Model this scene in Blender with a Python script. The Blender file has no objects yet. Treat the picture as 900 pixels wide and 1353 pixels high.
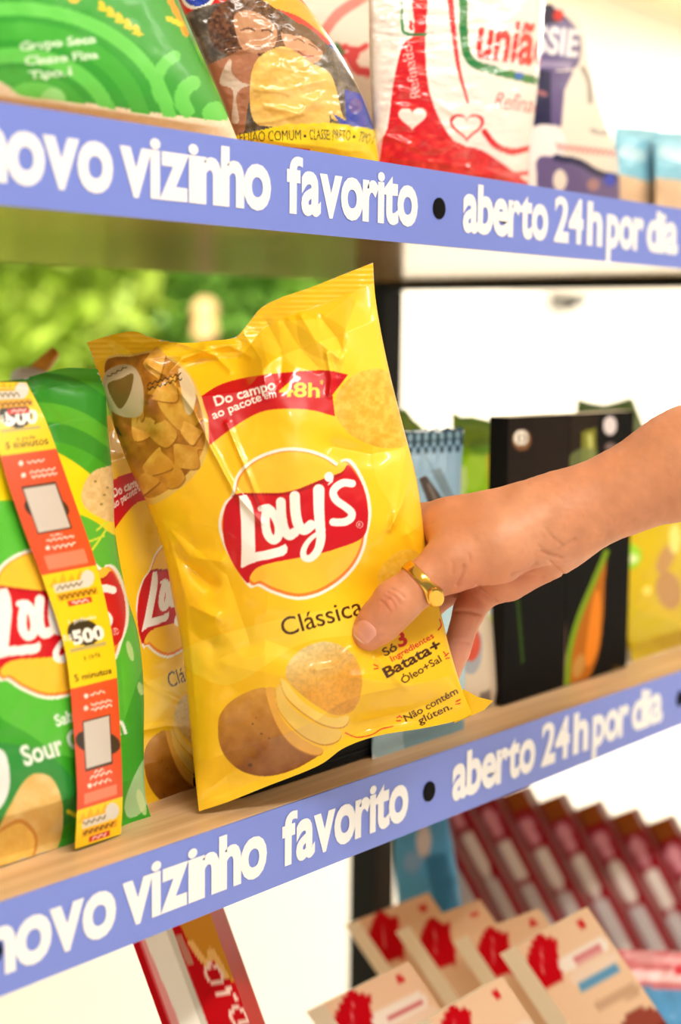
import bpy, bmesh, math, random
import numpy as np
from mathutils import Matrix, Vector

random.seed(4)
SC = bpy.context.scene
COL = SC.collection
# ------------------------------------------------------------------ camera
F = 2111.8                                   # focal length in pixels of the 900x1353 frame
CAM = np.array([0.0, -0.5046, 1.2816])
YAW, PITCH, ROLL = math.radians(51.746), math.radians(-6.103), math.radians(0.626)
_f = np.array([math.sin(YAW)*math.cos(PITCH), math.cos(YAW)*math.cos(PITCH), math.sin(PITCH)])
_r = np.array([math.cos(YAW), -math.sin(YAW), 0.0])
_u = np.cross(_r, _f)
RT = math.cos(ROLL)*_r + math.sin(ROLL)*_u
UP = -math.sin(ROLL)*_r + math.cos(ROLL)*_u
FW = _f
cam = bpy.data.cameras.new('camera')
co = bpy.data.objects.new('camera', cam)
COL.objects.link(co)
co.matrix_world = Matrix([[RT[i], UP[i], -FW[i], CAM[i]] for i in range(3)] + [[0, 0, 0, 1]])
cam.sensor_fit = 'VERTICAL'
cam.sensor_height = 36.0
cam.lens = F/1353*36.0
cam.clip_start = 0.05
cam.dof.use_dof = True
cam.dof.focus_distance = 0.805
cam.dof.aperture_fstop = 4.6
SC.camera = co
# ------------------------------------------------------------------ light and exposure
SC.view_settings.view_transform = 'Standard'
SC.view_settings.look = 'None'
SC.view_settings.gamma = 1.0
SC.view_settings.use_curve_mapping = False
SC.view_settings.exposure = 0.0
W = bpy.data.worlds.new('daylight')
SC.world = W
W.use_nodes = True
W.node_tree.nodes['Background'].inputs['Color'].default_value = (0.93, 0.97, 1.0, 1)
W.node_tree.nodes['Background'].inputs['Strength'].default_value = 0.33
sl = bpy.data.lights.new('sun', 'SUN')
sl.energy = 5.0
sl.angle = 0.02
sl.color = (1, 0.95, 0.85)
so = bpy.data.objects.new('sun', sl)
COL.objects.link(so)
so.rotation_euler = Vector((0.62, 0.35, -0.9)).to_track_quat('-Z', 'Y').to_euler()
PANELS = [(0.1, -1.15, 30), (1.8, -1.15, 16), (3.5, -1.0, 12)]     # ceiling light panels over the aisle (x, y, watts)
PANELS2 = [(4.2, 1.3, 60), (6.4, 1.3, 110), (1.6, 1.4, 16)]         # and over the back of the room

# ------------------------------------------------------------------ projection helpers
def ray(px, py):
    px = np.asarray(px, float); py = np.asarray(py, float)
    return ((px-450)/F)[..., None]*RT - ((py-676.5)/F)[..., None]*UP + FW
def P(px, py, d):
    return CAM + ray(px, py)*np.asarray(d, float)[..., None]
def proj(w):
    q = np.asarray(w, float)-CAM
    z = q@FW
    return 450+F*(q@RT)/z, 676.5-F*(q@UP)/z
def plane_depth(p0, n):
    n = np.asarray(n, float); k = (np.asarray(p0, float)-CAM)@n
    return lambda px, py: k/(ray(px, py)@n)
def hitY(px, py, Y):
    return P(px, py, plane_depth((0, Y, 0), (0, 1, 0))(px, py))
def X_of(px, z, Y=0.0):
    lo, hi = -1.0, 4.0
    for _ in range(48):
        m = (lo+hi)/2
        if proj((m, Y, z))[0] < px: lo = m
        else: hi = m
    return lo
def shelf_py(px, Y, z):                       # image row where a line (Y, z) along the shelf crosses column px
    return proj((X_of(px, z, Y), Y, z))[1]

# ------------------------------------------------------------------ object helpers
def lin(c):
    c = np.asarray(c, float)/255.0
    return np.where(c <= 0.04045, c/12.92, ((c+0.055)/1.055)**2.4)
def tag(o, label=None, cat=None, group=None, kind=None):
    if label: o['label'] = label
    if cat: o['category'] = cat
    if group: o['group'] = group
    if kind: o['kind'] = kind
    return o
def empty(name, loc, label=None, cat=None, group=None):
    o = bpy.data.objects.new(name, None)
    o.empty_display_size = 0.02
    COL.objects.link(o)
    o.location = [float(v) for v in loc]
    return tag(o, label, cat, group)
def link(name, me, mat, parent=None):
    o = bpy.data.objects.new(name, me)
    COL.objects.link(o)
    if mat is not None and len(me.materials) == 0: me.materials.append(mat)
    if parent is not None:
        o.parent = parent
        if parent.type == 'EMPTY': o.matrix_parent_inverse = Matrix.Translation(parent.location).inverted()
    return o
def mesh_np(name, V, faces, col=None, smooth=True):
    """V (n,3) world points, faces (m,4) or (m,3) ints, col (n,3) linear colours"""
    me = bpy.data.meshes.new(name)
    V = np.ascontiguousarray(V, np.float32); faces = np.asarray(faces, np.int32)
    k = faces.shape[1]
    me.vertices.add(len(V)); me.vertices.foreach_set('co', V.ravel())
    me.loops.add(faces.size); me.loops.foreach_set('vertex_index', faces.ravel())
    me.polygons.add(len(faces))
    me.polygons.foreach_set('loop_start', np.arange(0, faces.size, k, dtype=np.int32))
    me.polygons.foreach_set('loop_total', np.full(len(faces), k, np.int32))
    me.polygons.foreach_set('use_smooth', np.full(len(faces), smooth))
    me.update(calc_edges=True)
    if col is not None:
        a = me.color_attributes.new('Col', 'FLOAT_COLOR', 'POINT')
        c4 = np.ones((len(V), 4), np.float32); c4[:, :3] = col
        a.data.foreach_set('color', c4.ravel())
    return me
def grid_faces(nu, nv, off=0, flip=False):
    i, j = np.meshgrid(np.arange(nu), np.arange(nv))
    a = (j*(nu+1)+i).ravel()+off
    q = np.stack([a, a+1, a+nu+2, a+nu+1], 1)
    return q[:, ::-1] if not flip else q
def bm_obj(name, bm, mat, parent=None, smooth=False):
    me = bpy.data.meshes.new(name)
    bm.to_mesh(me); bm.free()
    if smooth:
        for p in me.polygons: p.use_smooth = True
    return link(name, me, mat, parent)
def box_bm(bm, lo, hi, bevel=0.0):
    r = bmesh.ops.create_cube(bm, size=1.0)
    lo = np.asarray(lo, float); hi = np.asarray(hi, float)
    for v in r['verts']:
        v.co = Vector([(lo[k]+hi[k])/2 + v.co[k]*(hi[k]-lo[k]) for k in range(3)])
    if bevel:
        es = list({e for v in r['verts'] for e in v.link_edges})
        bmesh.ops.bevel(bm, geom=es, offset=bevel, segments=2, affect='EDGES', profile=0.5)
def box(name, lo, hi, mat, parent=None, bevel=0.0):
    bm = bmesh.new(); box_bm(bm, lo, hi, bevel)
    return bm_obj(name, bm, mat, parent)

# ------------------------------------------------------------------ materials
def mat_base(name):
    m = bpy.data.materials.new(name); m.use_nodes = True
    return m, m.node_tree, m.node_tree.nodes['Principled BSDF']
def noise_bump(nt, b, scale, strength, dist=0.001, detail=3):
    tc = nt.nodes.new('ShaderNodeTexCoord'); n = nt.nodes.new('ShaderNodeTexNoise'); bp = nt.nodes.new('ShaderNodeBump')
    n.inputs['Scale'].default_value = scale; n.inputs['Detail'].default_value = detail
    bp.inputs['Strength'].default_value = strength; bp.inputs['Distance'].default_value = dist
    nt.links.new(tc.outputs['Object'], n.inputs['Vector']); nt.links.new(n.outputs['Fac'], bp.inputs['Height'])
    nt.links.new(bp.outputs['Normal'], b.inputs['Normal'])
    return n
def mat_plain(name, rgb, rough=0.5, metal=0.0, coat=0.0, var=0.06, bump=0.0, scale=30.0, emit=0.0, spec=0.5):
    m, nt, b = mat_base(name)
    c = lin(rgb)
    tc = nt.nodes.new('ShaderNodeTexCoord'); n = nt.nodes.new('ShaderNodeTexNoise'); r = nt.nodes.new('ShaderNodeValToRGB')
    n.inputs['Scale'].default_value = scale; n.inputs['Detail'].default_value = 4
    r.color_ramp.elements[0].color = (*(c*(1-var)), 1); r.color_ramp.elements[1].color = (*np.minimum(c*(1+var), 1), 1)
    nt.links.new(tc.outputs['Object'], n.inputs['Vector']); nt.links.new(n.outputs['Fac'], r.inputs['Fac'])
    nt.links.new(r.outputs['Color'], b.inputs['Base Color'])
    b.inputs['Roughness'].default_value = rough; b.inputs['Metallic'].default_value = metal
    b.inputs['Coat Weight'].default_value = coat; b.inputs['Specular IOR Level'].default_value = spec
    if emit:
        b.inputs['Emission Color'].default_value = (*c, 1); b.inputs['Emission Strength'].default_value = emit
    if bump: noise_bump(nt, b, scale*4, bump)
    return m
def mat_print(name, rough=0.3, coat=0.25, bump=0.15, bscale=60.0, spec=0.5, crough=0.08):
    """printed film or card: colour comes from the print on the mesh"""
    m, nt, b = mat_base(name)
    a = nt.nodes.new('ShaderNodeAttribute'); a.attribute_name = 'Col'
    nt.links.new(a.outputs['Color'], b.inputs['Base Color'])
    b.inputs['Roughness'].default_value = rough; b.inputs['Coat Weight'].default_value = coat
    b.inputs['Coat Roughness'].default_value = crough; b.inputs['Specular IOR Level'].default_value = spec
    if bump: noise_bump(nt, b, bscale, bump, 0.002, 4)
    return m
def mat_wood(name, c1, c2, rough=0.45):
    m, nt, b = mat_base(name)
    tc = nt.nodes.new('ShaderNodeTexCoord'); mp = nt.nodes.new('ShaderNodeMapping'); n = nt.nodes.new('ShaderNodeTexNoise'); r = nt.nodes.new('ShaderNodeValToRGB')
    mp.inputs['Scale'].default_value = (2.5, 60, 60)
    n.inputs['Scale'].default_value = 2.0; n.inputs['Detail'].default_value = 6; n.inputs['Distortion'].default_value = 0.6
    r.color_ramp.elements[0].position = 0.3; r.color_ramp.elements[1].position = 0.7
    r.color_ramp.elements[0].color = (*lin(c1), 1); r.color_ramp.elements[1].color = (*lin(c2), 1)
    nt.links.new(tc.outputs['Object'], mp.inputs['Vector']); nt.links.new(mp.outputs['Vector'], n.inputs['Vector'])
    nt.links.new(n.outputs['Fac'], r.inputs['Fac']); nt.links.new(r.outputs['Color'], b.inputs['Base Color'])
    b.inputs['Roughness'].default_value = rough
    return m
M_film = mat_print('glossy_printed_film', 0.32, 0.35, 0.06, 45, spec=0.3, crough=0.03)
M_film2 = mat_print('soft_printed_film', 0.36, 0.06, 0.3, 35, spec=0.35)
M_clear = mat_print('shiny_bag_film', 0.22, 0.2, 0.45, 28, spec=0.45)
M_card = mat_print('printed_card', 0.6, 0.0, 0.0, spec=0.06)
M_strip_print = mat_print('printed_paper_strip', 0.4, 0.2, 0.0)

# ------------------------------------------------------------------ printing: a small painter for artwork, sampled onto the meshes
_rs = np.random.RandomState(7)
_tab = _rs.rand(256, 256)
def vnoise(x, y, oct=1, seed=0):
    t = 0; a = 1; s = 0
    for o in range(oct):
        X = x*2**o+seed*17.3+o*31.7; Y = y*2**o+seed*7.9+o*11.1
        i = np.floor(X).astype(int); j = np.floor(Y).astype(int); u = X-i; v = Y-j
        u = u*u*(3-2*u); v = v*v*(3-2*v)
        g = lambda a_, b_: _tab[a_ & 255, b_ & 255]
        t = t+a*((g(i, j)*(1-u)+g(i+1, j)*u)*(1-v)+(g(i, j+1)*(1-u)+g(i+1, j+1)*u)*v); s += a; a *= 0.5
    return t/s
def crv(pts, n=10, closed=False):             # Catmull-Rom through points
    p = np.asarray(pts, float)
    if closed: q = np.vstack([p[-1], p, p[0], p[1]])
    else: q = np.vstack([2*p[0]-p[1], p, 2*p[-1]-p[-2]])
    t = np.linspace(0, 1, n, endpoint=False)[:, None]
    out = []
    for k in range(len(q)-3):
        a, b, c, d = q[k:k+4]
        out.append(0.5*((2*b)+(c-a)*t+(2*a-5*b+4*c-d)*t*t+(3*b-a-3*c+d)*t**3))
    r = np.vstack(out)
    return r if closed else np.vstack([r, p[-1]])
_tcache = {}
def text_tris(s, bold=0.0, space=1.0):
    k = (s, bold, space)
    if k not in _tcache:
        cu = bpy.data.curves.new('t', 'FONT'); cu.body = s; cu.size = 1.0; cu.offset = bold; cu.space_character = space
        cu.resolution_u = 4
        ob = bpy.data.objects.new('t', cu); COL.objects.link(ob)
        dg = bpy.context.evaluated_depsgraph_get()
        me = bpy.data.meshes.new_from_object(ob.evaluated_get(dg))
        me.calc_loop_triangles()
        V = np.array([v.co[:2] for v in me.vertices]); T = np.array([t.vertices[:] for t in me.loop_triangles])
        bpy.data.objects.remove(ob); bpy.data.curves.remove(cu); bpy.data.meshes.remove(me)
        V[:, 0] -= V[:, 0].min()
        _tcache[k] = (V, T)
    return _tcache[k]
class Canvas:
    def __init__(s, x0, y0, x1, y1, base, sc=2.0):
        s.x0, s.y0, s.sc = x0, y0, sc
        s.w = int((x1-x0)*sc); s.h = int((y1-y0)*sc)
        s.a = np.empty((s.h, s.w, 3), np.float32); s.a[:] = base
        s.M = None                            # optional map of artwork points to canvas points
    def T(s, p):
        p = np.asarray(p, float)
        if s.M is not None: p = s.M(p)
        return (p-[s.x0, s.y0])*s.sc
    def fill(s, m, r0, r1, c0, c1, col, al):
        reg = s.a[r0:r1, c0:c1]
        if callable(col):
            yy, xx = np.mgrid[r0:r1, c0:c1]
            col = col(xx/s.sc+s.x0, yy/s.sc+s.y0)
        m = (m*al)[..., None]
        reg[:] = reg*(1-m)+np.asarray(col, np.float32)*m
    def poly(s, pts, col, al=1.0, raw=False):
        p = pts if raw else s.T(pts)
        r0 = max(0, int(np.floor(p[:, 1].min()))); r1 = min(s.h, int(np.ceil(p[:, 1].max()))+1)
        c0 = max(0, int(np.floor(p[:, 0].min()))); c1 = min(s.w, int(np.ceil(p[:, 0].max()))+1)
        if r1 <= r0 or c1 <= c0: return
        m = np.zeros((r1-r0, c1-c0), np.float32)
        a = p; b = np.roll(p, -1, 0)
        cx = np.arange(c0, c1)+0.5
        for r in range(r0, r1):
            y = r+0.5
            k = (a[:, 1] <= y) != (b[:, 1] <= y)
            if not k.any(): continue
            xs = np.sort(a[k, 0]+(y-a[k, 1])*(b[k, 0]-a[k, 0])/(b[k, 1]-a[k, 1]))
            for q in range(0, len(xs)-1, 2):
                m[r-r0] += np.clip(np.minimum(cx+0.5, xs[q+1])-np.maximum(cx-0.5, xs[q]), 0, 1)
        s.fill(np.clip(m, 0, 1), r0, r1, c0, c1, col, al)
    def ell(s, cx, cy, rx, ry, ang, col, al=1.0, n=40):
        t = np.linspace(0, 2*np.pi, n, endpoint=False); c, q = math.cos(math.radians(ang)), math.sin(math.radians(ang))
        x, y = rx*np.cos(t), ry*np.sin(t)
        s.poly(np.stack([cx+x*c-y*q, cy+x*q+y*c], 1), col, al)
    def stroke(s, pts, w, col, al=1.0, w1=None):
        p = s.T(pts); w1 = w if w1 is None else w1
        sc = s.sc
        if s.M is not None:
            o = s.M(np.array([[0., 0], [1, 0], [0, 1]])); sc *= math.sqrt(abs(np.linalg.det(np.array([o[1]-o[0], o[2]-o[0]]))))
        R = max(w, w1)*sc/2+2
        r0 = max(0, int(p[:, 1].min()-R)); r1 = min(s.h, int(p[:, 1].max()+R)+1)
        c0 = max(0, int(p[:, 0].min()-R)); c1 = min(s.w, int(p[:, 0].max()+R)+1)
        if r1 <= r0 or c1 <= c0: return
        yy, xx = np.mgrid[r0:r1, c0:c1]; m = np.zeros(xx.shape, np.float32)
        n = len(p)-1
        for k in range(n):
            a, b = p[k], p[k+1]; d = b-a; L = max(d@d, 1e-9)
            t = np.clip(((xx-a[0])*d[0]+(yy-a[1])*d[1])/L, 0, 1)
            ww = (w+(w1-w)*(k+t)/n)*sc/2
            m = np.maximum(m, np.clip(ww-np.hypot(xx-a[0]-t*d[0], yy-a[1]-t*d[1])+0.5, 0, 1))
        s.fill(m, r0, r1, c0, c1, col, al)
    def text(s, st, a, b, h, col, bold=0.0, space=1.0, al=1.0, shear=0.0):
        """writing whose baseline runs from a to b; h is the height of a capital"""
        V, T = text_tris(st, bold, space)
        a = np.asarray(a, float); b = np.asarray(b, float); d = b-a; L = np.hypot(*d); u = d/L; v = np.array([u[1], -u[0]])
        x = V[:, 0]/V[:, 0].max()*L; y = V[:, 1]/0.70*h
        p = a+(x+shear*y)[:, None]*u+y[:, None]*v
        p = s.T(p)
        r0 = max(0, int(p[:, 1].min())-1); r1 = min(s.h, int(p[:, 1].max())+2)
        c0 = max(0, int(p[:, 0].min())-1); c1 = min(s.w, int(p[:, 0].max())+2)
        if r1 <= r0 or c1 <= c0: return
        m = np.zeros((r1-r0, c1-c0), np.float32)
        for t in T:
            q = p[t]
            b0 = max(r0, int(q[:, 1].min())); b1 = min(r1, int(q[:, 1].max())+1); e0 = max(c0, int(q[:, 0].min())-1); e1 = min(c1, int(q[:, 0].max())+2)
            if b1 <= b0 or e1 <= e0: continue
            cx = np.arange(e0, e1)+0.5
            yy = np.arange(b0, b1)+0.5
            lo = np.full(len(yy), 1e9); hi = np.full(len(yy), -1e9)
            for k in range(3):
                A, B = q[k], q[(k+1) % 3]
                if A[1] == B[1]: continue
                ok = (A[1] <= yy) != (B[1] <= yy); xx = A[0]+(yy-A[1])*(B[0]-A[0])/(B[1]-A[1])
                lo = np.where(ok, np.minimum(lo, xx), lo); hi = np.where(ok, np.maximum(hi, xx), hi)
            mm = np.clip(np.minimum(cx[None]+0.5, hi[:, None])-np.maximum(cx[None]-0.5, lo[:, None]), 0, 1)
            m[b0-r0:b1-r0, e0-c0:e1-c0] += mm
        s.fill(np.clip(m, 0, 1), r0, r1, c0, c1, col, al)
    def sample(s, px, py):
        x = np.clip((px-s.x0)*s.sc-0.5, 0, s.w-1.001); y = np.clip((py-s.y0)*s.sc-0.5, 0, s.h-1.001)
        i = x.astype(int); j = y.astype(int); u = (x-i)[..., None]; v = (y-j)[..., None]
        c = (s.a[j, i]*(1-u)+s.a[j, i+1]*u)*(1-v)+(s.a[j+1, i]*(1-u)+s.a[j+1, i+1]*u)*v
        return lin(c)
def squig(c, a, b, h, col, w=1.4, al=1.0):
    """print too small to read: an uneven dark or light line"""
    a = np.asarray(a, float); b = np.asarray(b, float); n = max(6, int(np.hypot(*(b-a))/2.2)); t = np.linspace(0, 1, n)
    u = (b-a)/np.hypot(*(b-a)); v = np.array([u[1], -u[0]]); k = np.abs(np.sin(np.arange(n)*2.1+a[0]))*h
    c.stroke(a+(b-a)*t[:, None]+v*k[:, None], w, col, al)
def affine(A, src, dst):
    A = np.asarray(A, float)
    return lambda p: (np.asarray(p, float)-src)@A.T+dst

# ------------------------------------------------------------------ soft bags
def resample(p, t):
    p = np.asarray(p, float); L = np.r_[0, np.cumsum(np.hypot(*np.diff(p, axis=0).T))]; L /= L[-1]
    return np.stack([np.interp(t, L, p[:, 0]), np.interp(t, L, p[:, 1])], -1)
def ridge(px, py, pts, amp, w):
    d = np.full(np.shape(px), 1e9)
    p = np.asarray(pts, float)
    for a, b in zip(p[:-1], p[1:]):
        e = b-a; t = np.clip(((px-a[0])*e[0]+(py-a[1])*e[1])/(e@e), 0, 1)
        d = np.minimum(d, np.hypot(px-a[0]-t*e[0], py-a[1]-t*e[1]))
    return amp*(0.5*np.exp(-(d/w)**2)+0.35*np.exp(-np.abs(d)/(w*0.7)))
def fold(px, py, pts, amp, w):                 # flat-sided crease with a sharp crest
    d = np.full(np.shape(px), 1e9)
    p = np.asarray(pts, float); tt = np.zeros(np.shape(px)); n = len(p)-1
    for k, (a, b) in enumerate(zip(p[:-1], p[1:])):
        e = b-a; t = np.clip(((px-a[0])*e[0]+(py-a[1])*e[1])/(e@e), 0, 1); q = np.hypot(px-a[0]-t*e[0], py-a[1]-t*e[1])
        tt = np.where(q < d, (k+t)/n, tt); d = np.minimum(d, q)
    ww = w*(.35+.65*np.sin(np.pi*np.clip(tt, .03, .97)))
    x = np.clip(1-d/ww, 0, 1)
    return amp*(ww/w)*(x*.75+.25*x*x)
def soft_bag(name, label, cat, left, right, top, bottom, depth, canvas, thick, nu, nv, mat, group=None, back=None,
             wr=None, seal=(0.06, 0.03), pow_=(0.55, 0.45), noise=0.0016, nscale=0.02, back_col=None, dent=None):
    """film bag: boundary curves in the picture, put on a real plane in the room and blown up to its thickness"""
    s = np.linspace(0, 1, nu+1); t = np.linspace(0, 1, nv+1)
    L = resample(crv(left), t)[:, None]; R = resample(crv(right), t)[:, None]
    Tt = resample(top, s)[None]; B = resample(bottom, s)[None]
    S_, T_ = s[None, :, None], t[:, None, None]
    c00, c10, c01, c11 = Tt[:, :1], Tt[:, -1:], B[:, :1], B[:, -1:]
    Q = (1-T_)*Tt+T_*B+(1-S_)*L+S_*R-((1-S_)*(1-T_)*c00+S_*(1-T_)*c10+(1-S_)*T_*c01+S_*T_*c11)
    px, py = Q[..., 0], Q[..., 1]
    S2, T2 = np.meshgrid(s, t)
    a, b = seal
    tt = np.clip((T2-a)/(1-a-b), 0, 1)
    prof = np.sin(np.pi*S2)**pow_[0]*np.maximum(np.sin(np.pi*np.clip(0.02+0.96*tt, 0, 1)), 0)**pow_[1]*np.clip(np.minimum(tt, 1-tt)*12, 0, 1)
    d0 = depth(px, py)
    edge = np.clip(np.minimum(S2, 1-S2)*9, 0, 1)
    bul = thick*prof
    if dent is not None: bul = bul*dent(px, py)
    ns = noise*(vnoise(px*nscale, py*nscale, 3, 1)-0.5)*2*edge
    crimp = 0.00008*np.sin(py*0.9)*(T2 < a)
    w = wr(px, py)*edge if wr is not None else 0
    df = d0-bul-ns-w-crimp
    base = P(px[-1, nu//2], py[-1, nu//2], d0[-1, nu//2])
    root = empty(name, base, label, cat, group)
    V = P(px, py, df).reshape(-1, 3); C = canvas.sample(px, py).reshape(-1, 3)
    j0 = int(a*nv) if a > 0 else 0; j1 = nv-int(b*nv)
    def piece(nm, ja, jb):
        if jb <= ja: return
        sl_ = slice(ja*(nu+1), (jb+1)*(nu+1))
        link(nm, mesh_np(nm, V[sl_], grid_faces(nu, jb-ja), C[sl_]), mat, root)
    piece('top_seal', 0, j0); piece('front_panel', j0, j1); piece('bottom_seal', j1, nv)
    k = 6
    bu, bv = max(nu//k, 8), max(nv//k, 8)
    iu = np.linspace(0, nu, bu+1).round().astype(int); iv = np.linspace(0, nv, bv+1).round().astype(int)
    g = np.ix_(iv, iu)
    db = d0[g]+(thick if back is None else back)*prof[g]+np.where(prof[g] <= 0.001, 0.0, 0.0)
    edgev = (S2[g] <= 0)|(S2[g] >= 1)|(T2[g] <= 0)|(T2[g] >= 1)
    db = np.where(edgev, df[g], np.maximum(db, df[g]+0.0006))
    Vb = P(px[g], py[g], db).reshape(-1, 3)
    bc = np.tile(lin(back_col if back_col is not None else (200, 200, 200)), (len(Vb), 1))
    link('back_panel', mesh_np('back_panel', Vb, grid_faces(bu, bv, flip=True), bc), mat, root)
    return root
def slab(name, label, cat, quad, off, depth, canvas, mat, side, group=None, n=(40, 80), ddepth=0.03, parent=None, top=None):
    """stiff box: its printed face is a quad on a plane in the room, its thickness runs along off (picture shift plus extra depth)"""
    q = np.asarray(quad, float)                 # TL TR BR BL
    s = np.linspace(0, 1, n[0]+1); t = np.linspace(0, 1, n[1]+1)
    S2, T2 = np.meshgrid(s, t)
    Q = ((1-S2)*(1-T2))[..., None]*q[0]+(S2*(1-T2))[..., None]*q[1]+(S2*T2)[..., None]*q[2]+((1-S2)*T2)[..., None]*q[3]
    W4 = [P(c[0], c[1], depth(c[0], c[1])) for c in q]
    G = (((1-S2)*(1-T2))[..., None]*W4[0]+(S2*(1-T2))[..., None]*W4[1]+(S2*T2)[..., None]*W4[2]+((1-S2)*T2)[..., None]*W4[3])
    root = empty(name, (W4[2]+W4[3])/2, label, cat, group)
    f = link('front_face', mesh_np('front_face', G.reshape(-1, 3), grid_faces(*n), canvas.sample(Q[..., 0], Q[..., 1]).reshape(-1, 3), smooth=False), mat, root)
    dc = float(depth(*q.mean(0)))
    ov = (off[0]*RT-off[1]*UP)/F*dc+FW*ddepth
    A = np.array(W4); B = A+ov
    V = np.vstack([A, B])
    fc = [(4, 5, 6, 7), (1, 5, 4, 0), (2, 6, 5, 1), (3, 7, 6, 2), (0, 4, 7, 3)]
    me = mesh_np('carton', V, fc, None, smooth=False)
    me.materials.append(side); me.materials.append(top if top is not None else side)
    me.polygons[1].material_index = 1
    link('carton', me, side, root)
    return root

# ================================================================== the room
ZL, GAP, TH = 1.05, 0.28364, 0.04
ZU = ZL+GAP                                   # underside of the upper shelf
ZUT = ZU+TH                                   # its top
ZB = 0.655                              # top of the bottom shelf
SD = 0.376                                    # shelf depth
WY, CEIL = 2.5, 2.57
M_wall = mat_plain('cream_wall_paint', (252, 247, 234), 0.7, var=0.02, scale=3)
M_floor = mat_plain('pale_floor', (246, 241, 230), 0.45, var=0.03, scale=2)
M_ceil = mat_plain('beige_ceiling', (226, 206, 172), 0.8, var=0.03, scale=2)
M_white = mat_plain('white_metal', (240, 240, 236), 0.4, var=0.02)
M_lamp = mat_plain('lit_diffuser', (255, 250, 240), 0.5, var=0.0, emit=6.0)
def struct(o): return tag(o, kind='structure')
struct(box('floor', (-5, -4, -0.1), (11, 2.6, 0), M_floor))
struct(box('ceiling', (-4, -3.2, CEIL), (11, WY+0.12, CEIL+0.12), M_ceil))
struct(box('wall_back', (4.05, WY, 0), (11, WY+0.12, CEIL), M_wall))
struct(box('wall_right', (11, -4, 0), (11.12, WY+0.12, CEIL), M_wall))
M_grass = mat_plain('lawn', (120, 160, 60), 0.9, var=0.3, scale=8)
struct(box('floor_garden', (-8, 2.6, -0.14), (11, 14, -0.02), M_grass))
def ceiling_light(x, y, w, label):
    r = empty('ceiling_light', (x, y, CEIL-0.03), label, 'light', 'ceiling light panels')
    bm = bmesh.new()
    for a, b in (((-.62, -.09, 0), (.62, -.07, .03)), ((-.62, .07, 0), (.62, .09, .03)), ((-.62, -.07, 0), (-.6, .07, .03)), ((.6, -.07, 0), (.62, .07, .03))):
        box_bm(bm, np.array(a)+[x, y, CEIL-.03], np.array(b)+[x, y, CEIL-.03])
    bm_obj('frame', bm, M_white, r)
    box('diffuser', (x-.6, y-.07, CEIL-.022), (x+.6, y+.07, CEIL-.012), M_lamp, r)
    l = bpy.data.lights.new('panel_light', 'AREA'); l.shape = 'RECTANGLE'; l.size = 1.18; l.size_y = 0.13; l.energy = w; l.color = (1, 0.95, 0.87)
    o = bpy.data.objects.new('panel_light', l); COL.objects.link(o); o.location = (x, y, CEIL-0.04)
for i, (x, y, w) in enumerate(PANELS): ceiling_light(x, y, w, 'slim white ceiling light over the aisle, %s' % ('nearest the camera', 'in the middle', 'farthest along')[i])
for i, (x, y, w) in enumerate(PANELS2): ceiling_light(x, y, w, 'slim white ceiling light behind the shelving, %s' % ('by the cream wall', 'farthest right', 'by the garden side')[i])
# small dark fixture on the cream wall
wp = hitY(737, 397, WY-0.03)
r = empty('wall_spotlight', wp, 'small dark grey spotlight fixed to the cream back wall', 'spotlight')
M_dark = mat_plain('dark_grey_metal', (70, 70, 66), 0.5)
bm = bmesh.new(); bmesh.ops.create_cone(bm, cap_ends=True, segments=20, radius1=.035, radius2=.045, depth=.09, matrix=Matrix.Translation(Vector(wp)+Vector((0, -.06, 0))) @ Matrix.Rotation(math.radians(65), 4, 'X'))
bm_obj('lamp_head', bm, M_dark, r)
bm = bmesh.new(); bmesh.ops.create_cone(bm, cap_ends=True, segments=20, radius1=.03, radius2=.03, depth=.03, matrix=Matrix.Translation(Vector(wp)+Vector((0, .015, 0))) @ Matrix.Rotation(math.radians(90), 4, 'X'))
bm_obj('wall_mount', bm, M_dark, r)

# ------------------------------------------------------------------ garden beyond the open side
M_leaf = [mat_plain('leaf_%s' % n, c, 0.45, var=0.35, scale=6) for n, c in (('lime', (196, 226, 82)), ('fresh', (160, 212, 70)), ('mid', (138, 192, 74)), ('grey', (186, 206, 150)))]
M_stem = mat_plain('bark', (96, 78, 52), 0.8)
def shrub(cx, cy, h, rx, mi, label, n=2600, z0=0.0, group='garden shrubs'):
    rs = np.random.RandomState(int(cx*100+cy*31) & 0xffff)
    root = empty('garden_shrub', (cx, cy, 0), label, 'shrub', group)
    u = rs.normal(size=(n, 3)); u /= np.linalg.norm(u, axis=1)[:, None]; rad = rs.rand(n)**0.45
    c = u*rad[:, None]*[rx, rx*0.8, h*0.42]+[cx, cy, h*0.56]
    c[:, 2] = np.maximum(c[:, 2], z0+0.05)
    a = rs.normal(size=(n, 3)); a /= np.linalg.norm(a, axis=1)[:, None]; b = np.cross(a, rs.normal(size=(n, 3))); b /= np.linalg.norm(b, axis=1)[:, None]
    L = (0.05+0.06*rs.rand(n))[:, None]; w = L*0.32; nn = np.cross(a, b)
    V = np.stack([c-a*L, c+b*w+nn*L*.12, c+a*L, c-b*w+nn*L*.12], 1).reshape(-1, 3)
    k = np.arange(n)*4
    link('foliage', mesh_np('foliage', V, np.stack([k, k+1, k+2, k+3], 1), None, False), M_leaf[mi], root)
    bm = bmesh.new()
    for q in range(5):
        x, y = cx+rs.uniform(-.5, .5)*rx, cy+rs.uniform(-.4, .4)*rx
        bmesh.ops.create_cone(bm, cap_ends=True, segments=8, radius1=.02, radius2=.008, depth=h*.75, matrix=Matrix.Translation((x, y, h*.375)))
    bm_obj('stem', bm, M_stem, root, True)
where = ['at the far left of the opening', 'left of the garden lamp', 'behind the garden lamp', 'right of the garden lamp', 'beside the black shelf post', 'next to the cream wall']
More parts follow.
